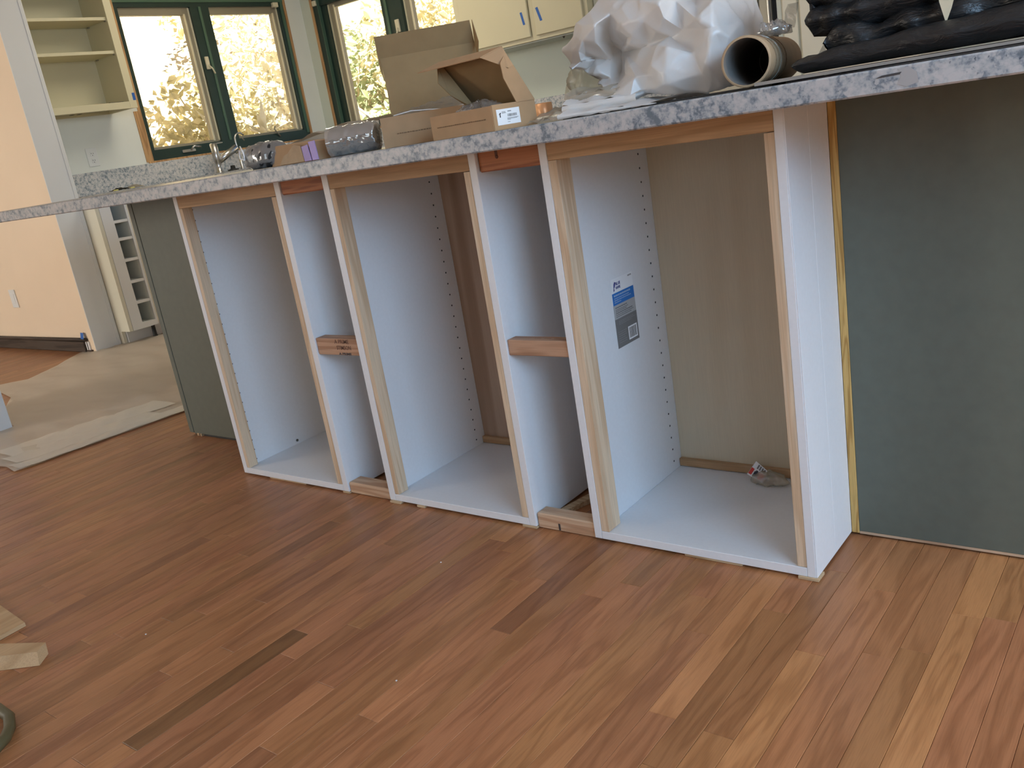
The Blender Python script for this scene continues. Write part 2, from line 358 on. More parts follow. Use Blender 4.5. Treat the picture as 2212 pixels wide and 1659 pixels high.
# ================================================================== SETTING
struct(MB().box(-6.3, 4.6, -5.1, 3.9, -.05, -.0125).build('floor', 'dark'))
FLOOR = bpy.data.objects['floor']
def plank_mb():
    return {'v': [], 'f': [], 'uv': [], 'tone': []}
def plank(d, x0, x1, y0, y1, tone, pink, seed):
    g = .00022; b = .0007; zt = R_.uniform(-.0004, .0); o = len(d['v'])
    X0, X1, Y0, Y1 = x0 + g, x1 - g, y0 + g, y1 - g
    d['v'] += [(X0, Y0, -.0125), (X1, Y0, -.0125), (X1, Y1, -.0125), (X0, Y1, -.0125),
               (X0, Y0, zt - .0008), (X1, Y0, zt - .0008), (X1, Y1, zt - .0008), (X0, Y1, zt - .0008),
               (X0 + b, Y0 + b, zt), (X1 - b, Y0 + b, zt), (X1 - b, Y1 - b, zt), (X0 + b, Y1 - b, zt)]
    fs = [(8, 9, 10, 11)] + [(i, (i + 1) % 4, 4 + (i + 1) % 4, 4 + i) for i in range(4)] + [(4 + i, 4 + (i + 1) % 4, 8 + (i + 1) % 4, 8 + i) for i in range(4)]
    for f in fs:
        d['f'].append(tuple(i + o for i in f)); d['tone'].append((tone, pink, seed))
        for i in f: v = d['v'][i + o]; d['uv'].append((v[0] - x0, v[1] + seed * 31.7))
def plank_build(d, name):
    n = len(d['v']); c = Vector(((min(v[0] for v in d['v']) + max(v[0] for v in d['v'])) / 2, (min(v[1] for v in d['v']) + max(v[1] for v in d['v'])) / 2, -.0125))
    me = bpy.data.meshes.new(name); me.from_pydata([(Vector(v) - c)[:] for v in d['v']], [], d['f'])
    me.uv_layers.new(name='grain'); me.uv_layers[0].data.foreach_set('uv', [q for p in d['uv'] for q in p])
    a = me.attributes.new('tone', 'FLOAT_COLOR', 'FACE'); a.data.foreach_set('color', [q for p in d['tone'] for q in (*p, 1.0)])
    me.materials.append(M['oak']); me.update()
    return link(name, me, c, FLOOR)
PW = .05; X_REF = .936
PX0, PX1, PY0, PY1 = -1.114, 2.486, -1.35, .40
special = {  # row index from X_REF : list of (y0, y1, tone, pink)
    0: [(-1.35, -.95, .52, .3), (-.95, -.561, .26, .0), (-.561, .40, .50, .8)],
    8: [(-1.35, -.39, .50, .7), (-.39, .40, .345, .9)],
    7: [(-1.35, -.70, .47, .6), (-.70, -.195, .56, .7), (-.195, .40, .44, .6)],
    6: [(-1.35, -.22, .47, .3), (-.22, .40, .46, .8)],
    -2: [(-1.35, -.675, .46, .5), (-.675, -.20, .43, .7), (-.20, .40, .44, .4)],
    -4: [(-1.35, -.515, .46, .4), (-.515, .05, .38, .8), (.05, .40, .45, .4)],
    -7: [(-1.35, -.66, .46, .4), (-.66, -.15, .36, .4), (-.15, .40, .44, .4)],
    -9: [(-1.35, -.80, .40, .3), (-.80, -.38, .47, .4), (-.38, .40, .41, .5)],
    4: [(-1.35, -.666, .52, .7), (-.666, -.12, .46, .9), (-.12, .40, .45, .6)],
    16: [(-1.35, -.476, .46, .8), (-.476, .40, .58, .3)],
    19: [(-1.35, -.227, .56, .1), (-.227, .40, .52, .6)],
    23: [(-1.35, -.0205, .56, .1), (-.0205, .40, .60, .0)],
}
def tone_at(x): return R_.gauss(.47 + .05 * (x - .5) / 2, .034)  # planks lighter towards the right: window light put into their tone
rest = plank_mb(); nplank = 0
for r in range(-110, 72):
    x0 = X_REF + r * PW; x1 = x0 + PW
    near = PX0 - .001 <= x0 and x1 <= PX1 + .001
    if near:
        segs = special.get(r)
        if not segs:
            segs = []; y = PY0; first = True
            while y < PY1 - .01:
                ln = R_.uniform(.2, .9) if first else R_.uniform(.45, 1.1); first = False
                y1 = min(PY1, y + ln)
                if PY1 - y1 < .18: y1 = PY1
                segs.append((y, y1, tone_at(x0), R_.random())); y = y1
        for (a, b_, tn, pk) in segs:
            d = plank_mb(); plank(d, x0, x1, a, b_, tn, pk, R_.random()); plank_build(d, 'plank'); nplank += 1
        spans = [(-5.0, PY0), (PY1, 3.7)]
    else:
        spans = [(-5.0, 3.7)]
    for (ya, yb) in spans:
        y = ya
        while y < yb - .01:
            y1 = min(yb, y + R_.uniform(.5, 1.3))
            plank(rest, x0, x1, y, y1, tone_at(x0), R_.random(), R_.random()); y = y1
stuff(plank_build(rest, 'plank_field'))
print('planks', nplank)

def wall_with_holes(name, mat, axis, plane0, plane1, u0, u1, z0, z1, holes):
    """wall slab between plane0 and plane1 on axis (0 = x, 1 = y) with rectangular openings (ua, ub, za, zb)"""
    mb = MB(); us = sorted({u0, u1, *[h[0] for h in holes], *[h[1] for h in holes]})
    for a, b_ in zip(us, us[1:]):
        zz = [(z0, z1)]
        for h in holes:
            if a >= h[0] - 1e-6 and b_ <= h[1] + 1e-6:
                zz = [s for (p, q) in zz for s in ((p, min(q, h[2])), (max(p, h[3]), q)) if s[1] - s[0] > 1e-4]
        for p, q in zz:
            if axis == 0: mb.box(plane0, plane1, a, b_, p, q)
            else: mb.box(a, b_, plane0, plane1, p, q)
    return struct(mb.build(name, mat))
ZC = 2.55
wall_with_holes('wall_left', 'paint_pale', 0, -3.64, -3.5, 1.21, 3.86, 0, ZC, [(2.07, 3.56, 1.075, 2.24)])
wall_with_holes('wall_back', 'paint_sage', 1, 3.72, 3.86, -3.5, 4.5, 0, ZC, [(-3.375, -1.80, 1.075, 2.24)])
wall_with_holes('wall_right', 'paint_tan', 0, 4.5, 4.64, -5.1, 3.86, 0, ZC, [(-4.25, .45, .2, 2.3)])
wall_with_holes('wall_front', 'paint_tan', 1, -5.1, -5.0, -6.3, 4.5, 0, ZC, [(.6, 2.2, .9, 2.1), (-5.1, -3.3, .65, 2.25)])
wall_with_holes('wall_hall', 'paint_peach', 1, 1.07, 1.09, -6.2, -3.0, 0, ZC, [])
struct(MB().box(-6.2, -3.0, 1.09, 1.21, 0, ZC).build('wall_partition', 'paint_white'))
struct(MB().box(-3.001, -2.994, 1.0702, 1.212, 0, ZC).build('trim_1', 'paint_white'))
struct(MB().box(-3.0, -2.990, 1.212, 1.236, 0, ZC, c=.003).build('trim_2', 'paint_white'))
wall_with_holes('wall_far_left', 'paint_white', 0, -6.3, -6.2, -5.0, 1.21, 0, ZC, [])
struct(MB().box(-2.35, -1.752, -.12, .022, 0, ZC, c=.004).build('wall_pier', 'paint_white'))
struct(MB().box(-6.3, 4.64, -5.1, 3.86, ZC, ZC + .1).build('ceiling', 'ceiling'))
ro = MB().box(-4.1, 5.2, -5.7, 4.3, ZC + .12, ZC + .22); struct(ro.build('sun_block_roof', 'base_dark'))  # unseen roof, its overhang added to keep direct sun out
# baseboard of the hall, part stripped at its end
bb = struct(MB().box(-6.2, -3.10, 1.052, 1.0695, 0, .066, c=.003).build('baseboard_hall', 'base_dark'))
MB().tube([(-6.2, 1.056, .076), (-4.5, 1.054, .074), (-3.6, 1.056, .078), (-3.06, 1.058, .080)], .0115, 8).build('moulding', 'base_dark', bb)
box('board_end', 'base_dark', bb, -3.10, -3.03, 1.060, 1.0695, .0, .014)
box('exposed_strip', 'white', bb, -3.086, -3.074, 1.060, 1.0685, .014, .064)
box('exposed_strip', 'white', bb, -3.062, -3.050, 1.060, 1.0685, .014, .066)
box('upright_sliver', 'base_dark', bb, -3.072, -3.064, 1.059, 1.0685, .014, .066)
tag(MB().slab([(-3.099, 1.0465, .088), (-3.064, 1.0465, .086), (-3.070, 1.058, .124), (-3.106, 1.058, .126)], (0, -1, .2), .0015).build('tape_strip', 'tape_blue'),
    'short blue tape tab stuck above the dark baseboard on the peach wall', 'tape')

# ------------------------------------------------------------------ windows
def window_left():
    X = -3.5
    w = MB(); y0, y1, z0, z1 = 2.07, 3.56, 1.075, 2.24
    root = struct(MB().box(X - .13, X + .004, y0, y0 + .022, z0, z1).build('window_1', 'raw_wood'))
    box('jamb_strip', 'raw_wood', root, X - .13, X + .006, y1 - .02, y1, z0, z1)
    box('sill_strip', 'raw_wood', root, X - .13, X + .010, y0 - .02, y1 + .01, z0 - .018, z0 + .004)
    box('bare_edge', 'raw_wood', root, X + .0005, X + .006, y0 - .035, y0, z0, 1.42)
    a0, a1 = y0 + .022, y1 - .02
    f = MB(); f.box(X - .075, X - .005, a0, a0 + .03, z0 + .005, z1); f.box(X - .075, X - .005, a1 - .05, a1, z0 + .005, z1)
    f.box(X - .075, X - .004, a0, a1, 2.095, z1); f.box(X - .075, X - .004, a0, a1, z0 + .004, 1.15)
    f.box(X - .075, X - .004, 2.69, 2.845, 1.15, 2.095)
    f.build('frame', 'green', root)
    g = MB(); g.box(X - .03, X + .003, a1 - .030, a1 - .006, z0 + .05, z1); g.box(X - .01, X + .001, 2.755, 2.775, 1.15, 2.095); g.box(X - .02, X + .004, a0, a1, 2.125, 2.14)
    g.build('reveal_bead', 'green_light', root)
    for (s0, s1) in ((a0 + .03, 2.69), (2.845, a1 - .05)):
        b = MB(); b.box(X - .068, X - .030, s0, s0 + .018, 1.15, 2.095); b.box(X - .068, X - .030, s1 - .055, s1, 1.15, 2.095)
        b.box(X - .067, X - .031, s0 + .018, s1 - .055, 2.045, 2.095); b.box(X - .067, X - .031, s0 + .018, s1 - .055, 1.15, 1.168)
        sh = b.build('sash', 'sash', root)
        MB().box(X - .03, X - .022, s1 - .055, s1 - .043, 1.16, 2.05).box(X - .03, X - .022, s1 - .014, s1 - .002, 1.16, 2.09).build('bead', 'sash_light', sh)
        box('pane', 'glass', sh, X - .058, X - .054, s0 + .012, s1 - .05, 1.16, 2.05)
    lt = MB().box(X - .004, X + .012, 2.705, 2.735, 1.66, 1.75, c=.003); lt.tube([(X + .012, 2.72, 1.69), (X + .03, 2.735, 1.66), (X + .032, 2.745, 1.625)], .006, 8)
    lt.build('latch', 'sash_light', root)
    cr = MB().box(X - .004, X + .012, 2.33, 2.44, 1.105, 1.125, c=.003); cr.tube([(X + .012, 2.40, 1.118), (X + .03, 2.42, 1.14), (X + .034, 2.47, 1.13)], .007, 8)
    cr.build('crank_handle', 'chrome', root)
    c2 = MB().tube([(X + .004, 3.23, 1.125), (X + .02, 3.19, 1.16), (X + .02, 3.17, 1.185), (X + .02, 3.185, 1.205)], .006, 8); c2.build('crank_handle', 'sash', root)
    box('hinge_block', 'sash_light', root, X - .01, X + .02, 3.43, 3.48, 2.085, 2.12, c=.003)
window_left()
def window_back():
    Y = 3.72; x0, x1, z0, z1 = -3.375, -1.80, 1.075, 2.24
    root = struct(MB().box(x0 - .012, x0 + .010, Y - .006, Y + .13, z0, z1).build('window_2', 'raw_wood'))
    box('jamb_strip', 'raw_wood', root, x1 - .02, x1, Y - .004, Y + .13, z0, z1)
    box('sill_strip', 'raw_wood', root, x0 - .012, x1, Y - .008, Y + .13, z0 - .018, z0 + .004)
    a0, a1 = x0 + .010, x1 - .02
    f = MB(); f.box(a0, a0 + .06, Y + .004, Y + .10, z0 + .004, z1); f.box(a0 + .06, a0 + .12, Y + .035, Y + .10, z0 + .004, z1)
    f.box(a1 - .04, a1, Y + .004, Y + .10, z0, z1); f.box(a0, a1, Y + .02, Y + .10, 2.055, z1); f.box(a0, a1, Y + .02, Y + .10, z0 + .004, 1.125)
    f.box(-2.635, -2.43, Y + .02, Y + .10, 1.125, 2.055)
    f.build('frame', 'green', root)
    MB().box(a0 + .055, a0 + .062, Y - .0, Y + .03, z0 + .03, z1).box(-2.60, -2.575, Y + .012, Y + .03, 1.125, 2.055).build('reveal_bead', 'green_light', root)
    for (s0, s1) in ((a0 + .12, -2.635), (-2.43, a1 - .04)):
        b = MB(); b.box(s0, s0 + .075, Y + .055, Y + .09, 1.125, 2.055); b.box(s1 - .02, s1, Y + .055, Y + .09, 1.125, 2.055)
        b.box(s0 + .075, s1 - .02, Y + .056, Y + .089, 2.02, 2.055); b.box(s0 + .075, s1 - .02, Y + .056, Y + .089, 1.125, 1.142)
        sh = b.build('sash', 'sash', root)
        MB().box(s0 + .064, s0 + .076, Y + .046, Y + .055, 1.13, 2.04).box(s0 + .002, s0 + .012, Y + .046, Y + .055, 1.13, 2.05).build('bead', 'sash_light', sh)
        box('pane', 'glass', sh, s0 + .07, s1 - .015, Y + .07, Y + .074, 1.135, 2.03)
    lt = MB().box(-2.515, -2.475, Y + .004, Y + .02, 1.71, 1.80, c=.003); lt.tube([(-2.49, Y + .004, 1.74), (-2.495, Y - .012, 1.70), (-2.50, Y - .014, 1.67)], .006, 8)
    lt.build('latch', 'sash_light', root)
    MB().tube([(-2.93, Y + .02, 1.10), (-2.95, Y - .01, 1.13), (-2.975, Y - .012, 1.165), (-2.99, Y - .01, 1.17)], .007, 8).build('crank_handle', 'sash_light', root)
    box('hinge_block', 'sash_light', root, a0 + .01, a0 + .05, Y - .012, Y + .01, 2.06, 2.10, c=.003)
window_back()
# big openings of the living room, out of the frame, that let the daylight in
fr = MB()
for y in (-4.25, -3.0, -1.6, .40): fr.box(4.5, 4.6, y, y + .05, .2, 2.3)
fr.box(4.5, 4.6, -4.25, .45, .2, .26); fr.box(4.5, 4.6, -4.25, .45, 2.24, 2.3)
w3 = struct(fr.build('window_3', 'paint_white'))
fr = MB()
for x in (.6, 1.375, 2.15): fr.box(x, x + .05, -5.08, -5.0, .9, 2.1)
fr.box(.6, 2.2, -5.08, -5.0, .9, .96); fr.box(.6, 2.2, -5.08, -5.0, 2.04, 2.1)
struct(fr.build('window_4', 'paint_white'))
fr = MB()
for x in (-5.1, -4.22, -3.35): fr.box(x, x + .05, -5.08, -5.0, .65, 2.25)
fr.box(-5.1, -3.3, -5.08, -5.0, .65, .71); fr.box(-5.1, -3.3, -5.08, -5.0, 2.19, 2.25)
struct(fr.build('window_5', 'paint_white'))

# ------------------------------------------------------------------ outdoors behind the windows
def hill_z(x, y):
    s = ((x + 3.5) * -.707 + (y - 3.72) * .707)
    return -.35 + max(0, s - .8) * .62 + .12 * math.sin(x * 2.1) * math.cos(y * 1.7)
hl = MB().grid(56, 48, lambda u, v: (-17 + 20 * u, -3 + 21 * v, hill_z(-17 + 20 * u, -3 + 21 * v)))
tag(struct(hl.build('ground', 'soil')), 'straw coloured hillside rising outside the kitchen windows', 'hillside')
def bush(c, rad, n, mat, label, size=.08, seed=1):
    rr = random.Random(seed); mb = MB()
    for _ in range(n):
        d = Vector((rr.gauss(0, 1), rr.gauss(0, 1), rr.gauss(0, 1))).normalized() * (rr.random() ** .4)
        p = Vector(c) + Vector((d.x * rad[0], d.y * rad[1], d.z * rad[2]))
        a = Vector((rr.gauss(0, 1), rr.gauss(0, 1), rr.gauss(-.3, .7))).normalized(); b = a.orthogonal().normalized()
        b = (b * math.cos(rr.random() * 6) + a.cross(b) * math.sin(rr.random() * 6)).normalized(); l = size * rr.uniform(.6, 1.5); w = l * .28; nn = a.cross(b)
        mb.add([p, p + a * l * .5 + b * w + nn * w * .4, p + a * l, p + a * l * .5 - b * w + nn * w * .4], [(0, 1, 2), (0, 2, 3)])
    root = thing('shrub', label, 'shrub', (c[0], c[1], hill_z(c[0], c[1])), 'shrubs outside the windows')
    stuff(mb.build('foliage', mat, root))
    st = MB()
    for k in range(5):
        e = Vector(c) + Vector((rr.uniform(-.6, .6) * rad[0], rr.uniform(-.6, .6) * rad[1], rad[2] * rr.uniform(.1, .7)))
        b0 = Vector((c[0], c[1], hill_z(c[0], c[1]) - .05)); st.tube([b0, (b0 + e) / 2 + Vector((rr.uniform(-.1, .1), rr.uniform(-.1, .1), 0)), e], [.03, .02, .008], 6)
    st.build('stem', 'bark', root)
for i, (x, y, z, r, n, m_, lab) in enumerate([
        (-6.1, 4.5, 1.35, (.75, .75, .7), 1500, 'leaf_a', 'sunlit yellow leafy shrub behind the left pane of the left window'),
        (-6.0, 5.3, 1.9, (.8, .8, .8), 1700, 'leaf_c', 'pale glaring shrub seen at the top of the left window'),
        (-5.9, 6.4, 1.6, (.7, .7, .8), 1500, 'leaf_b', 'green leafed shrub behind the right pane of the left window'),
        (-5.4, 5.6, .95, (.6, .6, .45), 900, 'leaf_c', 'low pale shrub along the bottom of the left window'),
        (-4.9, 6.6, 1.9, (.8, .7, .9), 1600, 'leaf_a', 'tall yellow shrub behind the left pane of the back window'),
        (-4.2, 7.2, 2.1, (.9, .7, .9), 1600, 'leaf_c', 'bright pale shrub behind the right pane of the back window'),
        (-4.6, 5.6, .95, (.5, .4, .4), 800, 'leaf_b', 'low green shrub at the foot of the back window'),
        (-7.6, 6.4, 3.2, (1.3, 1.2, 1.0), 1700, 'leaf_a', 'large yellow shrub higher up the slope')]):
    bush((x, y, z), r, n, m_, lab, .11, 20 + i)
def spiky(c, label, seed):
    rr = random.Random(seed); root = thing('spiky_plant', label, 'plant', (c[0], c[1], c[2] - .1), 'spiky plants outside the left window')
    for k in range(13):
        a = rr.uniform(0, 6.28); e = rr.uniform(.15, 1.3); l = rr.uniform(.25, .38)
        d = Vector((math.cos(a) * math.cos(e), math.sin(a) * math.cos(e), math.sin(e))); b = d.cross(Vector((0, 0, 1))).normalized() * .022; p = Vector(c)
        n = d.cross(b).normalized() * .006
        MB().add([p - b, p + b, p + d * l * .5 + b * 1.3 + n, p + d * l * .5 - b * 1.3 + n, p + d * l], [(0, 1, 2, 3), (3, 2, 4)]).build('blade', 'leaf_c', root)
spiky((-5.0, 3.75, 1.28), 'pale spiky plant low in the left pane, nearer the jamb', 3); spiky((-5.0, 4.25, 1.22), 'pale spiky plant low in the left pane, nearer the mullion', 4)
br = MB(); br.tube([(-5.6, 5.35, 1.95), (-5.5, 5.6, 1.62), (-5.35, 5.85, 1.3), (-5.2, 6.1, 1.05)], [.03, .045, .06, .07], 8)
br.tube([(-5.5, 5.6, 1.62), (-5.6, 5.8, 1.9), (-5.7, 5.9, 2.2)], [.03, .02, .01], 6)
tag(br.build('branch', 'leaf_c'), 'thick pale branch slanting across the right pane of the left window', 'branch')
tag(MB().tube([(-4.75, 5.1, 1.45), (-4.55, 5.15, 1.3), (-4.35, 5.2, 1.12)], [.008, .014, .016], 6).build('branch', 'leaf_c'), 'thin pale twig in the left pane of the back window', 'branch')

# ================================================================== BAR: counter, cabinets, panels
cn = thing('bar_counter', 'long speckled grey-white stone countertop over the open cabinets', 'countertop', (.8, .3, CB))
box('slab', 'granite', cn, -1.45, 3.0, -.15, .86, CB, CT, c=.0025)
sm = tag(MB().slab([(2.036, -.1502, .9095), (2.068, -.1502, .9105), (2.071, -.1502, .9135), (2.045, -.1502, .9125)], (0, -1, 0), .0006).build('edge_mark', 'smear'),
         'dark smear on the countertop edge under the black bag', 'mark')
tag(MB().slab([(2.064, -.1501, .8985), (2.076, -.1501, .893), (2.092, -.1501, .897), (2.090, -.1501, .911), (2.080, -.1501, .919), (2.066, -.1501, .918), (2.070, -.1501, .908)], (0, -1, 0), .0004).build('edge_patch', 'patch'),
    'smooth grey patch on the countertop edge beside the dark smear', 'patch')

PG = 'white open cabinets under the bar counter'
def cabinet(x0, xi0, xi1, x1, sl, sd, sr, back, label, loc):
    r = thing('open_cabinet', label, 'cabinet', ((x0 + x1) / 2, .2, .006), PG)
    H = CB - .0006
    box('side_panel', 'melamine', r, x0, xi0, 0, .41, .006, H, c=.0008)
    box('side_panel', 'melamine', r, xi1, x1, 0, .41, .006, H, c=.0008)
    box('bottom_panel', 'melamine', r, xi0 + .0004, xi1 - .0004, 0, .397, .006, .0248, c=.0008)
    bp = box('back_panel', back, r, xi0 + .0005, xi1 - .0005, .3972, .4035, .0255, H)
    box('nailer', 'pine_shaded_x', r, xi0 + .0012, xi1 - .0005, .3845, .3970, .0262, .0462, c=.001)
    box('top_rail', 'pine_shaded_x', r, xi0 + .0004, xi1 - .0004, .0008, .0205, .8487, H, c=.0008)
    box('stile', 'pine_z', r, xi0 + .0003, sl, .0006, sd, .0254, .8483, c=.0008)
    box('stile', 'pine_z', r, sr, xi1 - .0003, .0006, .04, .0254, .8475, c=.0008)
    return r
def pin_holes(r, x, ys, z0, n):
    mb = MB()
    for y in ys:
        for k in range(n): mb.lathe([(.0026, 0), (.0026, .00035), (.0002, .0005)], (x, y, z0 - .032 * k), (1, 0, 0), 8, False)
    stuff(mb.build('pin_holes', 'hole', r))
c1 = cabinet(0, .0186, .4778, .4999, .0354, .033, .4567, 'ply_cream', 'white open-front base cabinet farthest left, beside the dark grey panel', 0)
c2 = cabinet(.6686, .6909, 1.1489, 1.1692, .0075 + .70, .037, 1.1302, 'ply_brown', 'middle white open cabinet with a brown plywood back', 1)
c3 = cabinet(1.3364, 1.3554, 1.8257, 1.8427, 1.3768, .0496, 1.8069, 'ply_cream', 'nearest white open cabinet with a cream plywood back and a sticker inside', 2)
c1.children[0]; pin_holes(c1, .0186, (.0427, .3585), .8385, 26); pin_holes(c2, .6909, (.0427, .3585), .8130, 25); pin_holes(c3, 1.3554, (.3585,), .8173, 25)
MB().lathe([(.0045, 0), (.0045, .002), (.0003, .003)], (.0186, .2103, .0370), (1, 0, 0), 10).build('screw_head', 'debris_dark', c1)
# filler faces and end skin of the nearest cabinet
box('end_skin', 'melamine', c3, 1.8428, 1.8450, .0005, .1065, .0065, CB - .0008, c=.0004)
box('end_skin', 'melamine', c3, 1.8428, 1.8450, .1072, .2065, .0065, CB - .0008, c=.0004)

def block(label, mat, b, g='timber blocks between the cabinets', c=.003):
    return tag(box('timber_block', mat, None, *b, c=c), label, 'block', g)
bm_ = block('timber block stamped with dark lettering, halfway up the left gap', 'fir_x', (.5005, .6680, .0045, .0400, .4165, .4620), c=.0012)
block('short timber block tight under the counter in the left gap', 'fir_red', (.5005, .6680, .0030, .0400, .8485, CB - .0008))
block('pale timber block lying on the floor in the left gap', 'fir_pale', (.5005, .6680, .0045, .0520, .0008, .0345))
b2m = block('bare orange timber block halfway up the right gap', 'fir_x', (1.1698, 1.3358, .0050, .0380, .4340, .4700), c=.0012)
b2t = block('striped red-brown timber block under the counter in the right gap', 'fir_red', (1.1698, 1.3358, .0080, .0460, .8415, CB - .0008))
b2b = block('grained timber block on the floor in the right gap', 'fir_pale', (1.1698, 1.3358, .0060, .0480, .0008, .0395))
text('stamp_lettering', 'A PRIME', 'ink_brown', bm_, (.5760, .0043, .4487), (1, 0, 0), (0, 0, 1), .0155, .0002, width=.056)
text('stamp_lettering', 'STIMSON', 'ink_brown', bm_, (.5800, .0043, .4318), (1, 0, 0), (0, 0, 1), .0155, .0003, width=.056)
text('stamp_lettering', 'A PRIME', 'ink', bm_, (.5850, .0043, .4172), (1, 0, 0), (0, 0, 1), .009, .0003, width=.050)
MB().box(1.2185, 1.2255, .0076, .0079, .872, .886).lathe([(.0042, 0), (.0042, .0004), (.0003, .0005)], (1.2225, .0079, .870), (0, -1, 0), 10).build('knot', 'ink_brown', b2t)
MB().box(1.2310, 1.2365, .0056, .0059, .004, .021).build('ink_mark', 'ink', b2b)
for k in range(3): MB().box(1.235 + .027 * k, 1.254 + .027 * k, .022, .0228, .4700, .4702).build('ink_mark', 'ink_brown', b2m)
tag(MB().hull8([(1.1775, .094, .0005), (1.1965, .088, .0005), (1.2700, .330, .0005), (1.2450, .345, .0005)], [(1.1775, .094, .012), (1.1965, .088, .012), (1.2700, .330, .016), (1.2450, .345, .020)]).build('wood_strip', 'shim'),
    'loose pale wood strip on the floor behind the right floor block', 'offcut')
SG = 'wood shims under the cabinets'
for b, lab in [((.125, .300, .004, .040, .0004, .0058), 'long thin shim under the left cabinet'),
               ((.474, .500, -.001, .030, .0004, .0058), 'tiny shim at the right corner of the left cabinet'),
               ((.672, .712, -.006, .030, .0004, .0058), 'shim at the left corner of the middle cabinet'),
               ((.772, .800, -.003, .030, .0004, .0058), 'shim a hand to the right of the middle cabinet corner'),
               ((1.128, 1.170, -.002, .030, .0004, .0058), 'shim at the right corner of the middle cabinet'),
               ((1.560, 1.690, .003, .030, .0004, .0058), 'long thin shim under the nearest cabinet'),
               ((1.808, 1.848, -.003, .030, .0004, .0058), 'shim at the outer corner of the nearest cabinet')]:
    tag(box('shim', 'shim', None, *b), lab, 'shim', SG)

# ------------------------------------------------------------------ back panels of the bar
pr_ = thing('back_panel_board', 'dark grey-green painted board under the counter on the right', 'panel', (2.4, .22, .012))
box('board', 'paint_grey', pr_, 1.8612, 2.95, .2075, .2190, .0105, CB - .0006)
box('underlay_edge', 'fir_pale', pr_, 1.8612, 2.172, .2072, .2150, .0045, .0098)
box('underlay_end', 'black_matt', pr_, 2.173, 2.95, .2072, .2150, .0045, .0098)
pl_ = thing('back_panel_board', 'dark grey painted board under the counter left of the cabinets', 'panel', (-.32, .22, .012))
box('board', 'paint_grey', pl_, -.600, -.0012, .2075, .2190, .0100, CB - .0006)
box('edge_strip', 'paint_grey', pl_, -.630, -.6035, .2068, .2190, .0100, CB - .0006, c=.001)
box('groove', 'dark', pl_, -.6035, -.600, .2100, .2190, .0100, CB - .0006)
box('foot', 'shim', pl_, -.585, -.572, .207, .217, .0005, .0098); box('foot', 'shim', pl_, -.560, -.552, .205, .217, .0005, .0098)
box('foot', 'black_matt', pl_, -.545, -.01, .2120, .219, .0005, .0098)  # long black strip standing in for the shade under the board
tag(box('pine_strip', 'pine_z2', None, 1.8455, 1.8606, .2060, .2180, .0055, CB - .0006, c=.0008), 'narrow yellow pine strip between the white side panel and the grey-green board', 'trim strip')
ic = thing('island_carcass', 'plain boxed core of the bar behind the cabinets', 'carcass', (1.1, .6, 0))
box('core', 'paint_white', ic, -.61, 2.94, .412, .80, .0008, CB - .0008)
box('return_end', 'paint_grey', ic, -.62, -.60, .2195, .412, .0008, CB - .0008)
box('return_end', 'paint_grey', ic, 2.92, 2.94, .2195, .412, .0008, CB - .0008)

# ------------------------------------------------------------------ sticker inside the nearest cabinet
X = 1.3556
st = thing('price_sticker', 'blue and grey product sticker inside the nearest cabinet', 'sticker', (X, .218, .404))
box('top_flap', 'white', st, X, X + .0005, .170, .2655, .5035, .5640)
box('blue_band', 'lbl_blue', st, X + .0005, X + .0008, .1705, .2650, .5035, .5310)
box('light_band', 'lbl_grey', st, X, X + .0007, .170, .2655, .4715, .5035)
box('grey_band', 'lbl_dark', st, X, X + .0007, .170, .2655, .4040, .4715)
Y_, Z_ = (0, 1, 0), (0, 0, 1)
lg = MB()   # bird-like mark left of the two words
lg.slab([(X + .0005, .1800, .5400), (X + .0005, .1860, .5452), (X + .0005, .1900, .5545), (X + .0005, .1860, .5560), (X + .0005, .1822, .5510)], (1, 0, 0), .0004)
lg.slab([(X + .0005, .1790, .5345), (X + .0005, .1835, .5375), (X + .0005, .1815, .5425), (X + .0005, .1795, .5400)], (1, 0, 0), .0004)
lg.build('bird_mark', 'lbl_navy', st)
text('maker_lettering', 'BLUE', 'lbl_navy', st, (X + .0006, .1900, .5475), Y_, Z_, .0090, .0003, width=.020)
text('maker_lettering', 'HAWK', 'lbl_navy', st, (X + .0006, .1890, .5385), Y_, Z_, .0090, .0003, width=.021)
text('code_lettering', '00970', 'ink_grey', st, (X + .0006, .2455, .5560), Y_, Z_, .0050, .0001, width=.016)
def lines(name, mat, parent, rows, x, th=.0009):
    mb = MB(); rr = random.Random(5)
    for (ya, yb, z, h) in rows:
        y = ya
        while y < yb - .001:
            y1 = min(yb, y + rr.uniform(.003, .009)); mb.box(x, x + .0003, y, y1, z, z + h); y = y1 + .0012
    return stuff(mb.build(name, mat, parent))
lines('title_print', 'lbl_faint', st, [(.177, .249, .5230, .0036), (.177, .243, .5175, .0020), (.177, .250, .5130, .0020), (.177, .205, .5085, .0018)], X + .0008)
lines('fine_print', 'ink_grey', st, [(.177, .228, .4960, .0022), (.177, .232, .4915, .0015), (.177, .225, .4880, .0015), (.177, .250, .4835, .0022), (.177, .254, .4795, .0015), (.177, .244, .4755, .0015)], X + .0007)
lines('fine_print', 'lbl_pale', st, [(.184, .250, .4640, .0012), (.184, .258, .4605, .0012), (.184, .240, .4570, .0012), (.177, .212, .4400, .0012), (.177, .210, .4350, .0012), (.177, .212, .4300, .0012), (.177, .205, .4250, .0012), (.177, .212, .4200, .0012), (.177, .210, .4150, .0012)], X + .0007)
bc = MB().box(X + .0007, X + .0010, .2200, .2590, .4115, .4425).build('barcode_field', 'white', st)
mb = MB(); y = .2235; rr = random.Random(3)
while y < .2555: w_ = rr.uniform(.0006, .0022); mb.box(X + .0010, X + .0012, y, min(.2558, y + w_), .4150, .4395); y += w_ + rr.uniform(.0006, .0016)
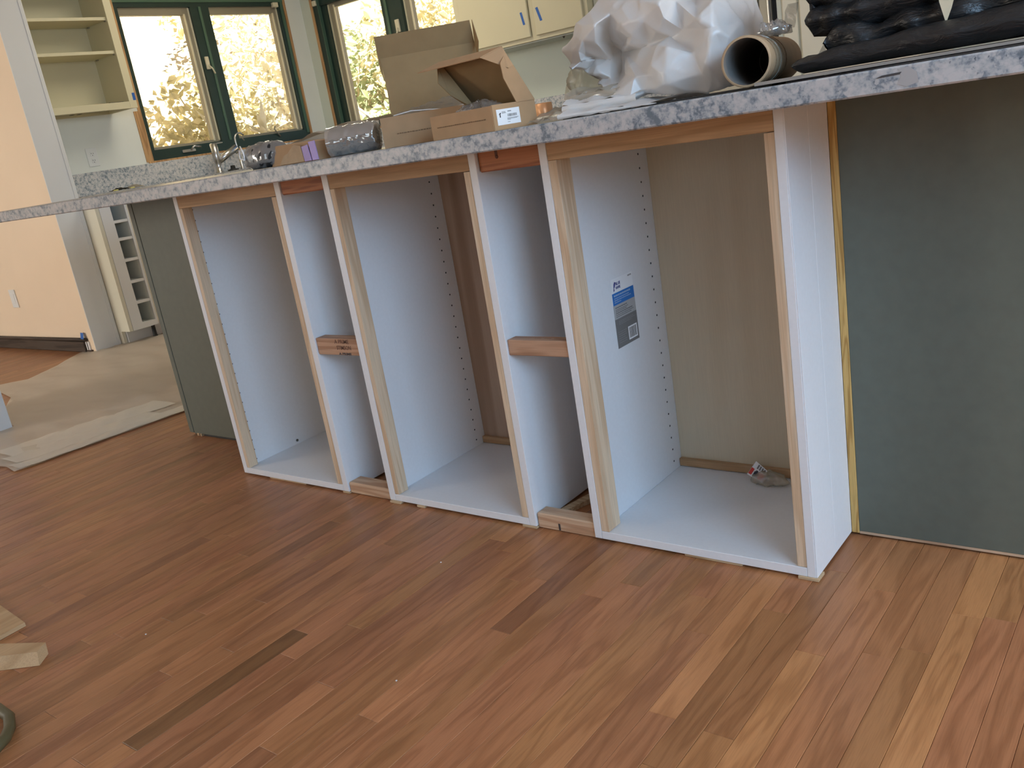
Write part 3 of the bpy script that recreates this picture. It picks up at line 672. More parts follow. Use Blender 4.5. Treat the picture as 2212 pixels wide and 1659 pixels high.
stuff(mb.build('barcode_bars', 'ink_grey', bc))

# ------------------------------------------------------------------ bag of screws on the nearest cabinet's floor
sb = thing('hardware_bag', 'clear bag of screws with a red and white header lying in the nearest cabinet', 'bag', (1.600, .345, .0249))
bg = MB().lathe([(.001, .0), (.030, .001), (.046, .010), (.040, .024), (.020, .034), (.001, .037)], (0, 0, 0), n=14)
bg.v = [(1.612 + x * 1.05, .345 + y * .55, .0252 + z * .85) for x, y, z in bg.v]
crumpled(bg, 'pouch', 'film_clear', sb, 2, 11, 55, .006, floor_z=.0252)
hd = thing('x', '', '', (0, 0, 0)); bpy.data.objects.remove(hd)
q = [(1.5560, .3480, .0420), (1.5990, .3330, .0300), (1.6080, .3480, .0560), (1.5760, .3620, .0720)]
hc = MB().slab(q, (-.2, -.8, .5), .0008).build('header_card', 'white', sb)
def lerp(a, b, t_): return tuple(x + (y - x) * t_ for x, y in zip(a, b))
def quad_at(u0, u1, v0, v1, off=.0012):
    n_ = Vector((-.2, -.8, .5)).normalized() * off
    P = lambda u, v: Vector(lerp(lerp(q[0], q[1], u), lerp(q[3], q[2], u), v)) + n_
    return [P(u0, v0), P(u1, v0), P(u1, v1), P(u0, v1)]
MB().slab(quad_at(.62, .98, .10, .55), (-.2, -.8, .5), .0003).build('red_field', 'red', hc)
MB().slab(quad_at(.02, .22, .10, .55), (-.2, -.8, .5), .0003).build('red_field', 'red', hc)
MB().slab(quad_at(.30, .56, .12, .46), (-.2, -.8, .5), .0003).slab(quad_at(.36, .50, .46, .56), (-.2, -.8, .5), .0003).build('black_emblem', 'ink', hc)
pm = MB()
for k in range(4): pm.slab(quad_at(.30 + .17 * k, .40 + .17 * k, .66, .95), (-.2, -.8, .5), .0003)
stuff(pm.build('small_print', 'ink_grey', hc))
for k in range(5):
    a = .3 + k * .5; p = Vector((1.605 + .007 * k, .342 + .004 * (k % 3), .034 + .002 * (k % 2))); d = Vector((math.cos(a), math.sin(a) * .5, .1)).normalized()
    MB().tube([p, p + d * .022], [.0022, .0012], 7).tube([p - d * .002, p], .004, 7).build('screw', 'debris_dark' if k % 2 else 'chrome', sb)

# ================================================================== THINGS ON THE BAR COUNTER
# ---- larger open carton
th = math.radians(35); U = Vector((math.cos(th), math.sin(th), 0)); V = Vector((-math.sin(th), math.cos(th), 0)); K = Vector((0, 0, 1)); O = Vector((.971, -.060, CT + .0004))
W1, D1, H1, T = .222, .150, .064, .0022
b1 = thing('carton', 'larger open kraft carton with its lid standing straight up', 'box', O + U * W1 / 2 + V * D1 / 2, 'open kraft cartons on the bar')
def oriented(mb, O, U, V, u0, u1, v0, v1, z0, z1):
    P = lambda u, v, z: O + U * u + V * v + Vector((0, 0, z))
    return mb.hull8([P(u0, v0, z0), P(u1, v0, z0), P(u1, v1, z0), P(u0, v1, z0)], [P(u0, v0, z1), P(u1, v0, z1), P(u1, v1, z1), P(u0, v1, z1)])
oriented(MB(), O, U, V, 0, W1, 0, D1, 0, T).build('base', 'card', b1)
fw = oriented(MB(), O, U, V, 0, W1, 0, T, T, H1).build('front_wall', 'card', b1)
oriented(MB(), O, U, V, 0, W1, D1 - T, D1, T, H1).build('back_wall', 'card', b1)
oriented(MB(), O, U, V, 0, T, T, D1 - T, T, H1).build('side_wall', 'card_shaded', b1)
oriented(MB(), O, U, V, W1 - T, W1, T, D1 - T, T, H1).build('side_wall', 'card_shaded', b1)
def print_line(parent, O, U, V, u0, u1, z, mat='ink_box', h=.0022, slope=0):
    mb = MB(); rr = random.Random(9); u = u0
    while u < u1:
        w_ = rr.uniform(.003, .007); mb_ = oriented(mb, O, U, V, u, min(u1, u + w_), -.0004, 0, z, z + h * rr.uniform(.75, 1)); u += w_ + .0012
    return stuff(mb.build('printed_line', mat, parent))
print_line(fw, O, U, V, .032, .200, .026)
back = O + V * D1 + K * H1; lean = (K * .985 + V * .12).normalized(); LH = .136
ld = MB(); n_ = U.cross(lean).normalized()
prof = [(.006, 0), (.000, .02), (.002, .05), (.000, .10), (-.002, LH)]
lv = [back + U * u + lean * h for (u, h) in [(p[0] + 0, p[1]) for p in prof]] + [back + U * (W1 - p[0]) + lean * p[1] for p in prof[::-1]]
lid = MB().slab(lv, n_, T).build('lid', 'card_shaded', b1)
top = back + lean * LH; fl = (lean * .93 - V * .50).normalized()
MB().slab([top + U * -.004, top + U * (W1 - .002), top + U * (W1 - .004) + fl * .050, top - U * .004 + fl * .050], U.cross(fl), T).build('lid_flap', 'card_shaded', lid)
MB().slab([top + U * (W1 - .002), top + U * (W1 + .001) + fl * .05, top + U * (W1 + .010) - V * .045 - K * .004, top + U * (W1 + .002) - V * .03 - K * .04], U, .0012).build('lid_ear', 'card_shaded', lid)
MB().slab([top + U * -.003, top + U * -.004 + fl * .05, top + U * -.004 - V * .02 - K * .02, top + U * -.001 - V * .01 - K * .05], U, .0012).build('lid_ear', 'card_shaded', lid)
pw = thing('clear_pouch', 'flat clear plastic pouch poking out of the larger carton', 'bag', O + U * .11 + V * .06 + K * .004)
pp = MB().grid(16, 8, lambda u, v: O + U * (.018 + u * .185) + V * (.012 + v * .125) + K * (.060 + .012 * v + .030 * u * v + .003 * tri(u * 5 + v * 2)))
crumpled(pp, 'pouch_top', 'film_smoke', pw, 1, 4, 60, .004)
crumpled(MB().grid(12, 4, lambda u, v: O + U * (.018 + u * .185) + V * .012 + K * (.004 + .056 * v)), 'pouch_front', 'film_smoke', pw, 1, 5, 60, .002)
MB().tube([O + U * (.030 + .16 * t_) + V * .010 + K * (.0655 + .004 * math.sin(t_ * 6)) for t_ in (0, .25, .5, .75, 1)], .0012, 6).build('pouch_seam', 'white', pw)

# ---- smaller open carton in front
a7 = math.radians(7); Ux = Vector((math.cos(a7), -math.sin(a7), 0)); Vy = Vector((math.sin(a7), math.cos(a7), 0)); L2, B2, H2 = .180, .120, .0462
O2 = Vector((1.335, -.125, CT + .0004)) - Ux * L2
b2 = thing('carton', 'smaller open kraft carton with a white address label at the counter edge', 'box', O2 + Ux * L2 / 2 + Vy * B2 / 2, 'open kraft cartons on the bar')
oriented(MB(), O2, Ux, Vy, 0, L2, 0, B2, 0, T).build('base', 'card', b2)
fw2 = oriented(MB(), O2, Ux, Vy, 0, L2 - .0008, 0, T, T, H2).build('front_wall', 'card', b2)
oriented(MB(), O2, Ux, Vy, 0, L2, B2 - T, B2, T, H2).build('back_wall', 'card', b2)
oriented(MB(), O2, Ux, Vy, 0, T, T, B2 - T, T, H2).build('side_wall', 'card_shaded', b2)
sw2 = oriented(MB(), O2, Ux, Vy, L2 - T, L2 + .0006, .0008, B2, T, H2 + .001).build('side_wall', 'card', b2)
print_line(fw2, O2, Ux, Vy, .018, .160, .0225)
lb = MB(); LO = O2 + Ux * (L2 + .0008) ; P2 = lambda v, z, o=0: LO + Vy * v + K * z + Ux * o
la = MB().slab([P2(.010, .0085), P2(.073, .0085), P2(.073, .0375), P2(.010, .0375)], Ux, .0003).build('address_label', 'white', b2)
def lab_box(name, mat, v0, v1, z0, z1): return MB().slab([P2(v0, z0, .0003), P2(v1, z0, .0003), P2(v1, z1, .0003), P2(v0, z1, .0003)], Ux, .0002)
lg = lab_box('', '', .0175, .0200, .0225, .0280); lg.slab([P2(.0150, .0275, .0003), P2(.0210, .0285, .0003), P2(.0215, .0315, .0003), P2(.0185, .0305, .0003)], Ux, .0002); lg.build('courier_mark', 'ink', la)
bars = MB(); v = .039; rr = random.Random(8)
while v < .064: w_ = rr.uniform(.0006, .0018); bars.slab([P2(v, .0225, .0003), P2(v + w_, .0225, .0003), P2(v + w_, .0275, .0003), P2(v, .0275, .0003)], Ux, .0002); v += w_ + rr.uniform(.0005, .0012)
stuff(bars.build('barcode_bars', 'ink_grey', la))
for (v0, v1, z, h) in [(.024, .034, .0315, .0012), (.024, .035, .0295, .0012), (.040, .050, .0315, .0018), (.037, .068, .0195, .0009), (.037, .064, .0180, .0009), (.037, .046, .0165, .0009), (.037, .044, .0125, .0009)]:
    lab_box('', '', v0, v1, z, z + h).build('label_print', 'lbl_pale', la)
hr = O2 + Ux * L2 + Vy * B2 + K * H2; hl_ = O2 + Vy * B2 + K * H2; UP = Vector((-.004, -.074, .1015))
cl = lambda s: hr + (hl_ - hr) * s
lid2 = MB().slab([hr, hl_, hl_ + UP, hr + UP], Vector((0, 1, .7)), T).build('lid', 'card_shaded', b2)
# side wings of the lid, standing towards the viewer
MB().slab([hr, hr - Vy * .052, hr - Vy * .046 + UP * .45, hr - Vy * .030 + UP * .72, hr - Vy * .004 + UP * .88, hr + UP], Ux, .0018).build('lid_wing', 'card', lid2)
MB().slab([hl_ + Ux * .004, hl_ + Ux * .045 - Vy * .03, hl_ + Ux * .022 - Vy * .050 + UP * .35, hl_ + Ux * .006 - Vy * .045 + UP * .62, hl_ + Ux * .002 - Vy * .012 + UP * .95, hl_ + UP], Ux, .0018).build('lid_wing', 'card_shaded', lid2)
fd = Vector((-.030, -.030, -.0135))
MB().slab([hr + UP, hl_ + UP, hl_ + UP + fd + Ux * -.006, hr + UP + fd], Vector((0, -.3, 1)), .0018).build('lid_flap', 'card', lid2)
MB().slab([hr + UP, hr + UP + fd, hr + UP * .62 - Vy * .020 + Ux * .0035, hr + UP * .66 - Vy * .004 + Ux * .003], Ux, .0014).build('lid_ear', 'card', lid2)
cp = thing('crumpled_pouch', 'crinkled clear packing bag stuffed in the smaller carton', 'bag', O2 + Ux * .09 + Vy * .05 + K * .004)
bl = MB().lathe([(.001, 0), (.03, .002), (.042, .018), (.038, .040), (.02, .052), (.001, .056)], (0, 0, 0), n=16)
bl.v = [tuple(O2 + Ux * (.095 + x * 1.75) + Vy * (.050 + y * .95) + K * (.0035 + z)) for x, y, z in bl.v]
crumpled(bl, 'crinkled_film', 'film_crinkle', cp, 3, 21, 110, .008)

# ---- torn carton with lilac labels, black bag, foam sheet, wrapped rolls (left end)
tcx = thing('torn_carton', 'torn brown carton with two lilac labels left of the wrapped roll', 'box', (.66, -.05, CT))
MB().hull8([(.556, -.05, CT + .0005), (.766, -.085, CT + .0005), (.790, .00, CT + .0005), (.585, .035, CT + .0005)], [(.580, -.045, .970), (.745, -.070, .9645), (.770, .005, .9655), (.605, .04, .972)]).build('body', 'card', tcx)
MB().slab([(.600, -.0590, .9235), (.7180, -.0785, .9235), (.7080, -.0745, .9600), (.676, -.0675, .9650), (.640, -.0610, .9480), (.622, -.0590, .9440)], (-.16, -1, .1), .0012).build('torn_face', 'card_tube', tcx)
MB().slab([(.722, -.0800, .9235), (.752, -.0850, .9235), (.738, -.0775, .9600), (.712, -.0735, .9575)], (-.16, -1, .1), .0020).build('label', 'purple', tcx)
MB().slab([(.756, -.0850, .9235), (.776, -.0840, .9235), (.764, -.0760, .9665), (.742, -.0760, .9655)], (-.1, -1, .1), .0020).build('label', 'purple', tcx)
dbg = thing('dark_bag', 'dark bag in clear plastic at the left end of the things on the counter', 'bag', (.50, -.03, CT))
e = MB().lathe([(.001, 0), (.030, .001), (.040, .012), (.040, .038), (.028, .054), (.001, .060)], (0, 0, 0), n=14)
e.v = [(.515 + x * 1.75, -.02 + y * 1.2, CT + .0008 + z * 1.02) for x, y, z in e.v]
crumpled(e, 'contents', 'black_matt', dbg, 2, 31, 40, .010, floor_z=CT + .0008)
e2 = MB(); e2.v = [((x - .515) * 1.08 + .512, (y + .02) * 1.08 - .02, CT + .0006 + (z - CT) * 1.06) for x, y, z in e.v]; e2.f = e.f; e2.sm = e.sm
crumpled(e2, 'clear_skin', 'film_smoke', dbg, 2, 33, 45, .006, floor_z=CT + .0006)
MB().tube([(.452, -.060, .975), (.462, -.070, .955), (.480, -.070, .950), (.478, -.068, .968), (.462, -.062, .985)], .0018, 6).build('tied_end', 'white', dbg)
fs = MB().grid(24, 8, lambda u, v: (.455 + u * .40, .050 + v * .16, .962 + .034 * math.sin(min(1, u * 1.15) * 1.75) + .004 * tri(u * 3) - .004 * (v - .5) ** 2 - (.05 * max(0, .12 - u) / .12)))
fsr = crumpled(fs, 'foam_sheet', 'film_paper', None, 1, 40, 14, .004); tag(fsr, 'long beige foam sheet arched behind the torn carton and the dark bag', 'sheet')
fsr2 = MB().grid(24, 5, lambda u, v: (.475 + u * .37, .053 + .008 * v, CT + .001 + v * (.040 + .026 * math.sin(min(1, u * 1.15) * 1.75))))
f2 = fsr2.build('front_drop', 'film_paper', fsr)
rl = thing('wrapped_roll', 'dark roll shrink-wrapped in clear film left of the cartons', 'roll', (.87, -.02, CT))
ax = Vector((.84, .54, 0)).normalized(); c0 = Vector((.800, -.060, CT + .0325))
rl_b = MB(); prof = [(.001, 0), (.025, .0), (.031, .008), (.031, .040), (.029, .060), (.031, .080), (.030, .100), (.024, .109), (.001, .110)]
rl_b.lathe(prof, c0, ax, 20); rl_b.build('core', 'black_matt', rl)
wr = MB().lathe([(.0335, -.004), (.0345, .03), (.0345, .05), (.0335, .07), (.0345, .09), (.0340, .110), (.027, .116), (.004, .117)], c0, ax, 20)
crumpled(wr, 'wrap', 'film_crinkle', rl, 3, 50, 70, .0025, floor_z=CT + .0005)
pk = thing('clear_package', 'crinkled clear packet wedged between the wrapped roll and the cartons', 'bag', (.95, .02, CT))
e3 = MB().lathe([(.001, 0), (.028, .001), (.034, .014), (.034, .036), (.024, .050), (.001, .054)], (0, 0, 0), n=14)
e3.v = [(.930 + x * 1.0, .045 + y * .8, CT + .0008 + z) for x, y, z in e3.v]
crumpled(e3, 'packet', 'film_smoke', pk, 2, 61, 60, .010, floor_z=CT + .0008)

# ---- heap of white plastic
PILE_V=[[1.413,0.06,1.0736],[1.365,0.09,1.0544],[1.3872,0.08,1.0203],[1.4302,0.01,1.0102],[1.4457,0.03,1.0234],[1.4178,0.07,1.0124],[1.4295,0.07,0.9975],[1.424,0.11,0.9863],[1.4899,0.02,0.9667],[1.5256,-0.01,0.9471],[1.5781,-0.035,0.9375],[1.5951,-0.01,0.9435],[1.648,-0.01,0.937],[1.6921,-0.01,0.9319],[1.7424,0.01,0.9257],[1.7424,0.12,0.9633],[1.7437,0.14,1.0439],[1.7383,0.14,1.0697],[1.7198,0.16,1.1154],[1.6428,0.14,1.1521],[1.5405,0.12,1.1665],[1.4799,0.1,1.1419],[1.4442,0.08,1.1144],[1.4169,0.07,1.0912],[1.512,-0.01,1.0773],[1.4775,0.09,1.0719],[1.4906,0.02,1.0492],[1.5207,0.08,1.0468],[1.46,0.13,1.0476],[1.4828,0.13,1.0298],[1.5524,0.03,1.0362],[1.4757,0.09,1.019],[1.4825,0.07,0.9832],[1.4786,0.12,0.9894],[1.5379,-0.015,0.9555],[1.5846,-0.02,0.9775],[1.6135,-0.025,0.9763],[1.6592,-0.03,1.0148],[1.5824,0.05,1.027],[1.5684,0.015,1.0465],[1.6316,0.04,1.0312],[1.6039,0.005,1.0712],[1.6508,-0.01,1.0608],[1.668,0.02,1.0374],[1.7201,-0.03,1.0477],[1.6992,-0.01,0.995],[1.7571,-0.01,0.9822],[1.7463,-0.03,1.0284],[1.7625,0.06,1.0324],[1.6571,-0.04,0.955],[1.7174,-0.02,0.9595],[1.5233,0.03,1.0928],[1.5886,0.02,1.1032],[1.6498,0.04,1.0908],[1.7415,-0.01,1.0721],[1.768,-0.01,1.0094],[1.6486,-0.02,1.0851],[1.673,0.07,1.0815],[1.4697,0.01,1.0581],[1.4498,0.02,1.0399],[1.4452,0.08,1.028],[1.4653,0.06,0.995],[1.4333,0.07,1.0339],[1.7349,-0.035,0.9768],[1.5514,0.01,1.0687],[1.6348,0.04,1.1166],[1.7123,0.06,1.1078]]
PILE_F=[[4,59,2],[1,2,59],[0,1,59],[60,26,62],[58,62,26],[26,24,58],[6,60,5],[4,5,60],[60,62,4],[59,4,62],[62,58,59],[0,59,58],[23,0,58],[58,24,23],[24,22,23],[32,31,61],[27,29,30],[30,39,27],[29,27,28],[64,28,27],[27,39,64],[10,34,9],[8,9,34],[32,8,34],[34,33,32],[31,32,33],[33,29,31],[29,28,31],[28,64,25],[51,25,64],[8,32,7],[32,61,7],[6,7,61],[60,6,61],[61,31,60],[26,60,31],[31,28,26],[28,25,26],[24,26,25],[25,51,24],[22,24,51],[51,21,22],[35,11,36],[41,56,52],[12,13,49],[40,43,42],[43,53,42],[12,49,11],[36,11,49],[49,37,36],[38,36,37],[37,40,38],[40,42,38],[41,38,42],[56,41,42],[42,53,56],[53,65,56],[52,56,65],[20,52,65],[50,63,45],[63,47,45],[47,54,44],[57,44,54],[15,16,48],[16,17,48],[46,14,15],[55,46,15],[15,48,55],[63,50,14],[14,46,63],[47,63,46],[46,55,47],[55,48,47],[54,47,48],[48,17,54],[17,18,54],[18,66,54],[57,54,66],[19,57,66],[66,18,19],[14,50,13],[49,13,50],[50,45,49],[37,49,45],[40,37,45],[43,40,45],[45,47,43],[47,44,43],[53,43,44],[44,57,53],[57,19,53],[65,53,19],[20,65,19],[11,35,10],[34,10,35],[33,34,35],[29,33,35],[35,36,29],[36,38,29],[30,29,38],[39,30,38],[38,41,39],[64,39,41],[41,52,64],[51,64,52],[21,51,52],[52,20,21],[2,3,4]]
PILE_B=[0,1,2,3,4,5,6,7,8,9,10,11,12,13,14,15,16,17,18,19,20,21,22,23]

wp = thing('white_plastic_heap', 'big crumpled heap of white plastic sheeting behind the cardboard tube', 'plastic sheeting', (1.60, .06, CT))
bm = bmesh.new(); pv = [bm.verts.new((p[0], p[1], max(p[2], CT + .004))) for p in PILE_V]
for f in PILE_F:
    try: bm.faces.new([pv[i] for i in f])
    except ValueError: pass
lay = bm.edges.layers.float.new('crease_edge')
bmesh.ops.recalc_face_normals(bm, faces=bm.faces[:])
nb = len(PILE_B); cen = sum((pv[i].co for i in PILE_B), Vector()) / nb
ring1 = [bm.verts.new((cen.x + (pv[i].co.x - cen.x) * .92, pv[i].co.y + .09, max(CT + .004, cen.z + (pv[i].co.z - cen.z) * .92))) for i in PILE_B]
ring2 = [bm.verts.new((cen.x + (pv[i].co.x - cen.x) * .5, .24, max(CT + .004, cen.z + (pv[i].co.z - cen.z) * .5))) for i in PILE_B]
for k in range(nb):
    a, b_ = PILE_B[k], PILE_B[(k + 1) % nb]; k2 = (k + 1) % nb
    for f in ((pv[a], pv[b_], ring1[k2], ring1[k]), (ring1[k], ring1[k2], ring2[k2], ring2[k])):
        try: bm.faces.new(f)
        except ValueError: pass
bm.faces.new(ring2)
bmesh.ops.recalc_face_normals(bm, faces=bm.faces[:])
rr = random.Random(12)
for e_ in bm.edges:
    if len(e_.link_faces) == 2:
        ang = e_.calc_face_angle(0)
        e_[lay] = min(.75, max(0, (ang - .35) * .9)) * rr.uniform(.4, 1)
me = bpy.data.meshes.new('heap'); org = Vector((1.60, .06, CT))
for v in bm.verts: v.co -= org
bm.to_mesh(me); bm.free(); me.materials.append(M['film_white'])
for p in me.polygons: p.use_smooth = True
hp_ = link('heap', me, org, wp)
md = hp_.modifiers.new('sub', 'SUBSURF'); md.subdivision_type = 'SIMPLE'; md.levels = 4; md.render_levels = 4
smo = hp_.modifiers.new('soften', 'SMOOTH'); smo.factor = .5; smo.iterations = 14
tx = bpy.data.textures.new('folds', 'MUSGRAVE'); tx.musgrave_type = 'RIDGED_MULTIFRACTAL'; tx.noise_scale = .085; tx.octaves = 2.2; tx.dimension_max = 1.1
dm = hp_.modifiers.new('folds', 'DISPLACE'); dm.texture = tx; dm.strength = .006; dm.mid_level = .6
# beige flap over the heap's left shoulder and folded sheets beneath it
fsht = thing('folded_film', 'white and clear film folded flat on the counter under the white heap', 'plastic sheeting', (1.52, -.03, CT))
for k, (x0, x1, y0, y1, z0, z1, m_) in enumerate([(1.455, 1.66, -.085, .12, .9255, .9440, 'film_white'), (1.440, 1.60, -.045, .13, .945, .9600, 'film_white'), (1.425, 1.54, -.01, .14, .961, .9730, 'film_clear')]):
    g_ = MB().grid(16, 8, lambda u, v: (x0 + (x1 - x0) * u + .01 * v, y0 + (y1 - y0) * v, z0 + (z1 - z0) * math.sin(math.pi * min(1, v * 1.2 + .02)) * (1 - u * .75) + .003 * tri(u * 3 + k)))
    crumpled(g_, 'fold', m_, fsht, 1, 80 + k, 22, .004, floor_z=CT + .001)
    crumpled(MB().grid(16, 5, lambda u, v: (x0 + (x1 - x0) * u, y0 - .004 + .012 * (v - .5) ** 2, (z0 if k else CT + .002) - (.012 if k else 0) + (.013 if k else .006 * (1 - u) + .002) * v)), 'fold_edge', m_, fsht, 1, 90 + k, 22, .002, floor_z=CT + .001)
clb = thing('clear_bag', 'limp clear plastic bag hanging at the left of the white heap', 'bag', (1.42, .06, CT))
g_ = MB().grid(10, 16, lambda u, v: (1.322 + .105 * u + .035 * v - .055 * math.sin(v * 3.14) * (1 - u) * .4, .135 + .02 * math.sin(u * 6 + v * 3), CT + .002 + v * .112 + .004 * tri(u * 3 + v * 2)))
crumpled(g_, 'limp_film', 'film_clear', clb, 1, 99, 26, .012, floor_z=CT + .001)
g_ = MB().grid(12, 6, lambda u, v: (1.37 + .10 * u, -.07 + .13 * v, CT + .002 + .034 * math.sin(v * 2.4) * (.5 + u * .5)))
crumpled(g_, 'crumpled_foot', 'film_clear', clb, 1, 101, 30, .010, floor_z=CT + .001)
ub = tag(MB().box(1.46, 1.86, -.078, .16, CT + .0004, CT + .0028).build('dark_sheet', 'black_matt'), 'thin black sheet under the folded film on the counter', 'sheet')

# ---- cardboard tube
tb = thing('cardboard_tube', 'thick cardboard tube lying with its open end to the front', 'tube', (1.83, -.02, CT))
td = Vector((-.20, .98, 0)).normalized(); t0 = Vector((1.8285, -.098, CT + .0030 + .0392)); rt = .0388
MB().lathe([(rt * .905, .0), (rt * .99, .0), (rt, .002), (rt, .30), (rt * .90, .30), (rt * .895, .002), (rt * .905, 0)], t0, td, 40).build('shell', 'card_tube', tb)
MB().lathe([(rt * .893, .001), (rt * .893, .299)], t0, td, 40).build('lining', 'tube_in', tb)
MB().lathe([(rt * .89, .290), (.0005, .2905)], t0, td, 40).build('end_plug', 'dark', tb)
for k, h in enumerate((.030, .056, .074, .096, .125)):
    a_ = td.orthogonal().normalized(); b_ = td.cross(a_)
    pts = [t0 + td * (h + .012 * math.sin(j / 28 * 6.283 + .5)) + (a_ * math.cos(j / 28 * 6.283) + b_ * math.sin(j / 28 * 6.283)) * (rt + .0001) for j in range(29)]
    MB().tube(pts, .0007 if k != 2 else .0016, 5).build('spiral_seam' if k != 2 else 'clear_tape', 'ink_box' if k != 2 else 'film_clear', tb)
cb_ = thing('tape_scrap', 'crinkled clear tape scrap sitting on top of the cardboard tube', 'scrap', (1.845, .02, CT + .08))
g_ = MB().lathe([(.001, 0), (.016, .001), (.022, .008), (.012, .016), (.001, .018)], (0, 0, 0), n=12)
g_.v = [(1.838 + x * 1.2, .005 + y, CT + .078 + z) for x, y, z in g_.v]
crumpled(g_, 'scrap', 'film_smoke', cb_, 3, 110, 80, .012, floor_z=CT + .076)
g_ = MB().grid(6, 10, lambda u, v: (1.848 + .016 * u + .010 * v, .012 + .01 * u, CT + .084 + v * .036))
crumpled(g_, 'upright_piece', 'film_smoke', cb_, 1, 111, 60, .008)

# ---- flat cardboard, black sheet and stack of folded black plastic
tag(MB().hull8([(1.850, -.124, CT + .0036), (2.75, -.104, CT + .0036), (2.75, .30, CT + .0036), (1.875, .30, CT + .0036)], [(1.850, -.124, CT + .0085), (2.75, -.104, CT + .0060), (2.75, .30, CT + .0060), (1.875, .30, CT + .0085)]).build('flat_card', 'card_grey'),
    'flat sheet of cardboard between the black plastic and the counter', 'cardboard')
tag(MB().hull8([(1.905, -.138, CT + .0004), (2.80, -.142, CT + .0004), (2.80, .3, CT + .0004), (1.93, .3, CT + .0004)], [(1.905, -.138, CT + .0022), (2.80, -.142, CT + .0034), (2.80, .3, CT + .0034), (1.93, .3, CT + .0034)]).build('thin_black_sheet', 'black_gloss'),
    'thin black sheet lowest under the black plastic stack on the right', 'sheet')
bs = thing('black_plastic_stack', 'stack of folded black plastic at the right end of the counter', 'plastic sheeting', (2.3, .1, CT + .009))
def fold_slab(x0, x1, y0, y1, zl, zr, seed, amp=.006, k=16, lip=.012):
    """a folded layer with a blunt left end; zl / zr are (bottom, top) at the left and right end"""
    nx, mb, V_ = 30, MB(), []
    rr_ = random.Random(seed)
    for i in range(nx):
        t_ = i / (nx - 1); x = x0 + (x1 - x0) * t_ ** 1.25
        zb = zl[0] + (zr[0] - zl[0]) * t_; zt = zl[1] + (zr[1] - zl[1]) * t_; h_ = zt - zb; w_ = .006 * tri(t_ * 3.1 + seed * .37)
        e_ = lip * max(0, 1 - i / 1.6)
        V_ += [(x + (.012 if i == 0 else 0), y0 + .014 + w_, zb), (x + (.004 if i == 0 else 0), y0 + w_ * .5 + e_ * .3, zb + h_ * .22), (x, y0 - .003 + w_, zb + h_ * .55), (x + (.005 if i == 0 else 0), y0 + .006 - w_, zb + h_ * .86), (x + (.014 if i == 0 else 0), y0 + .022, zt), (x + (.01 if i == 0 else 0), y1, zt), (x, y1, zb)]
    n7 = 7
    F = [(i * n7 + j, (i + 1) * n7 + j, (i + 1) * n7 + (j + 1) % n7, i * n7 + (j + 1) % n7) for i in range(nx - 1) for j in range(n7)]
    F += [tuple(range(n7)), tuple((nx - 1) * n7 + j for j in range(n7))[::-1]]
    mb.add(V_, F); return crumpled(mb, 'fold', 'black_film', bs, 2, seed, k, amp, floor_z=zl[0] if zl[0] < zr[0] else min(zl[0], zr[0]))
Z0 = CT + .0092
fold_slab(1.904, 2.75, -.112, .25, (Z0 + .001, Z0 + .026), (Z0 + .001, Z0 + .070), 120, .004, 14)
fold_slab(1.932, 2.75, -.058, .25, (Z0 + .018, Z0 + .058), (Z0 + .060, Z0 + .095), 121, .010, 17)
fold_slab(1.908, 2.75, -.050, .25, (Z0 + .050, Z0 + .100), (Z0 + .080, Z0 + .120), 122, .009, 20)
fold_slab(1.910, 2.098, -.046, .25, (Z0 + .088, Z0 + .175), (Z0 + .055, Z0 + .180), 123, .008, 15)
fold_slab(2.128, 2.75, -.052, .25, (Z0 + .045, Z0 + .175), (Z0 + .090, Z0 + .190), 124, .010, 15)
tag(MB().slab([(2.112, -.079, .967), (2.119, -.078, .985), (2.126, -.077, 1.010), (2.132, -.076, 1.035), (2.098, -.076, 1.035), (2.104, -.078, .995)], (0, -1, 0), .0015).build('paper_scrap', 'paper'), 'torn cream paper corner caught between the black plastic folds', 'paper')
tag(MB().slab([(1.940, -.0935, .956), (1.952, -.095, .960), (1.948, -.092, .969)], (.2, -1, .3), .0008).build('film_glint', 'sash'), 'small grey glint modelled on the black plastic', 'scrap')  # grey sliver put in as a painted glint on the fold

# ================================================================== KITCHEN BEHIND
bc_ = thing('base_cabinets', 'white base cabinet run along the left kitchen wall', 'cabinet', (-3.18, 2.3, 0))
box('carcass', 'paint_ivory', bc_, -3.485, -2.87, 1.445, 3.70, .0905, CB - .001)
box('toe_kick', 'paint_white', bc_, -3.46, -2.925, 1.445, 3.70, .003, .090)
for i in range(3): box('door', 'paint_ivory', bc_, -2.870, -2.852, 1.47 + i * .56, 2.02 + i * .56, .10, .86, c=.003)
wr_ = thing('wine_rack', 'narrow white rack of six cubbies under the left kitchen counter', 'shelf unit', (-3.0, 1.37, .085))
X0 = -2.85; ya, yb = 1.2625, 1.437; yi0, yi1 = 1.333, 1.424
box('stile', 'paint_white', wr_, X0 - .02, X0, ya, yi0, .082, CB - .001); box('stile', 'paint_white', wr_, X0 - .02, X0, yi1, yb, .082, CB - .001)
box('bottom_rail', 'paint_white', wr_, X0 - .02, X0, yi0, yi1, .082, .116)
box('side_wall', 'paint_pale', wr_, -3.485, X0 - .0205, ya, yi0 - .012, .082, CB - .001); box('side_wall', 'paint_pale', wr_, -3.485, X0 - .0205, yi1 + .002, yb, .082, CB - .001)
box('back_wall', 'paint_grey', wr_, -3.487, -3.48, yi0 - .012, yi1 + .002, .082, CB - .001)
box('floor_board', 'paint_pale', wr_, -3.48, X0 - .0205, yi0 - .012, yi1 + .002, .100, .114)
for z in (.252, .382, .516, .646, .753): box('shelf', 'paint_white', wr_, -3.48, X0 - .004, yi0 - .0115, yi1 + .0015, z - .016, z)
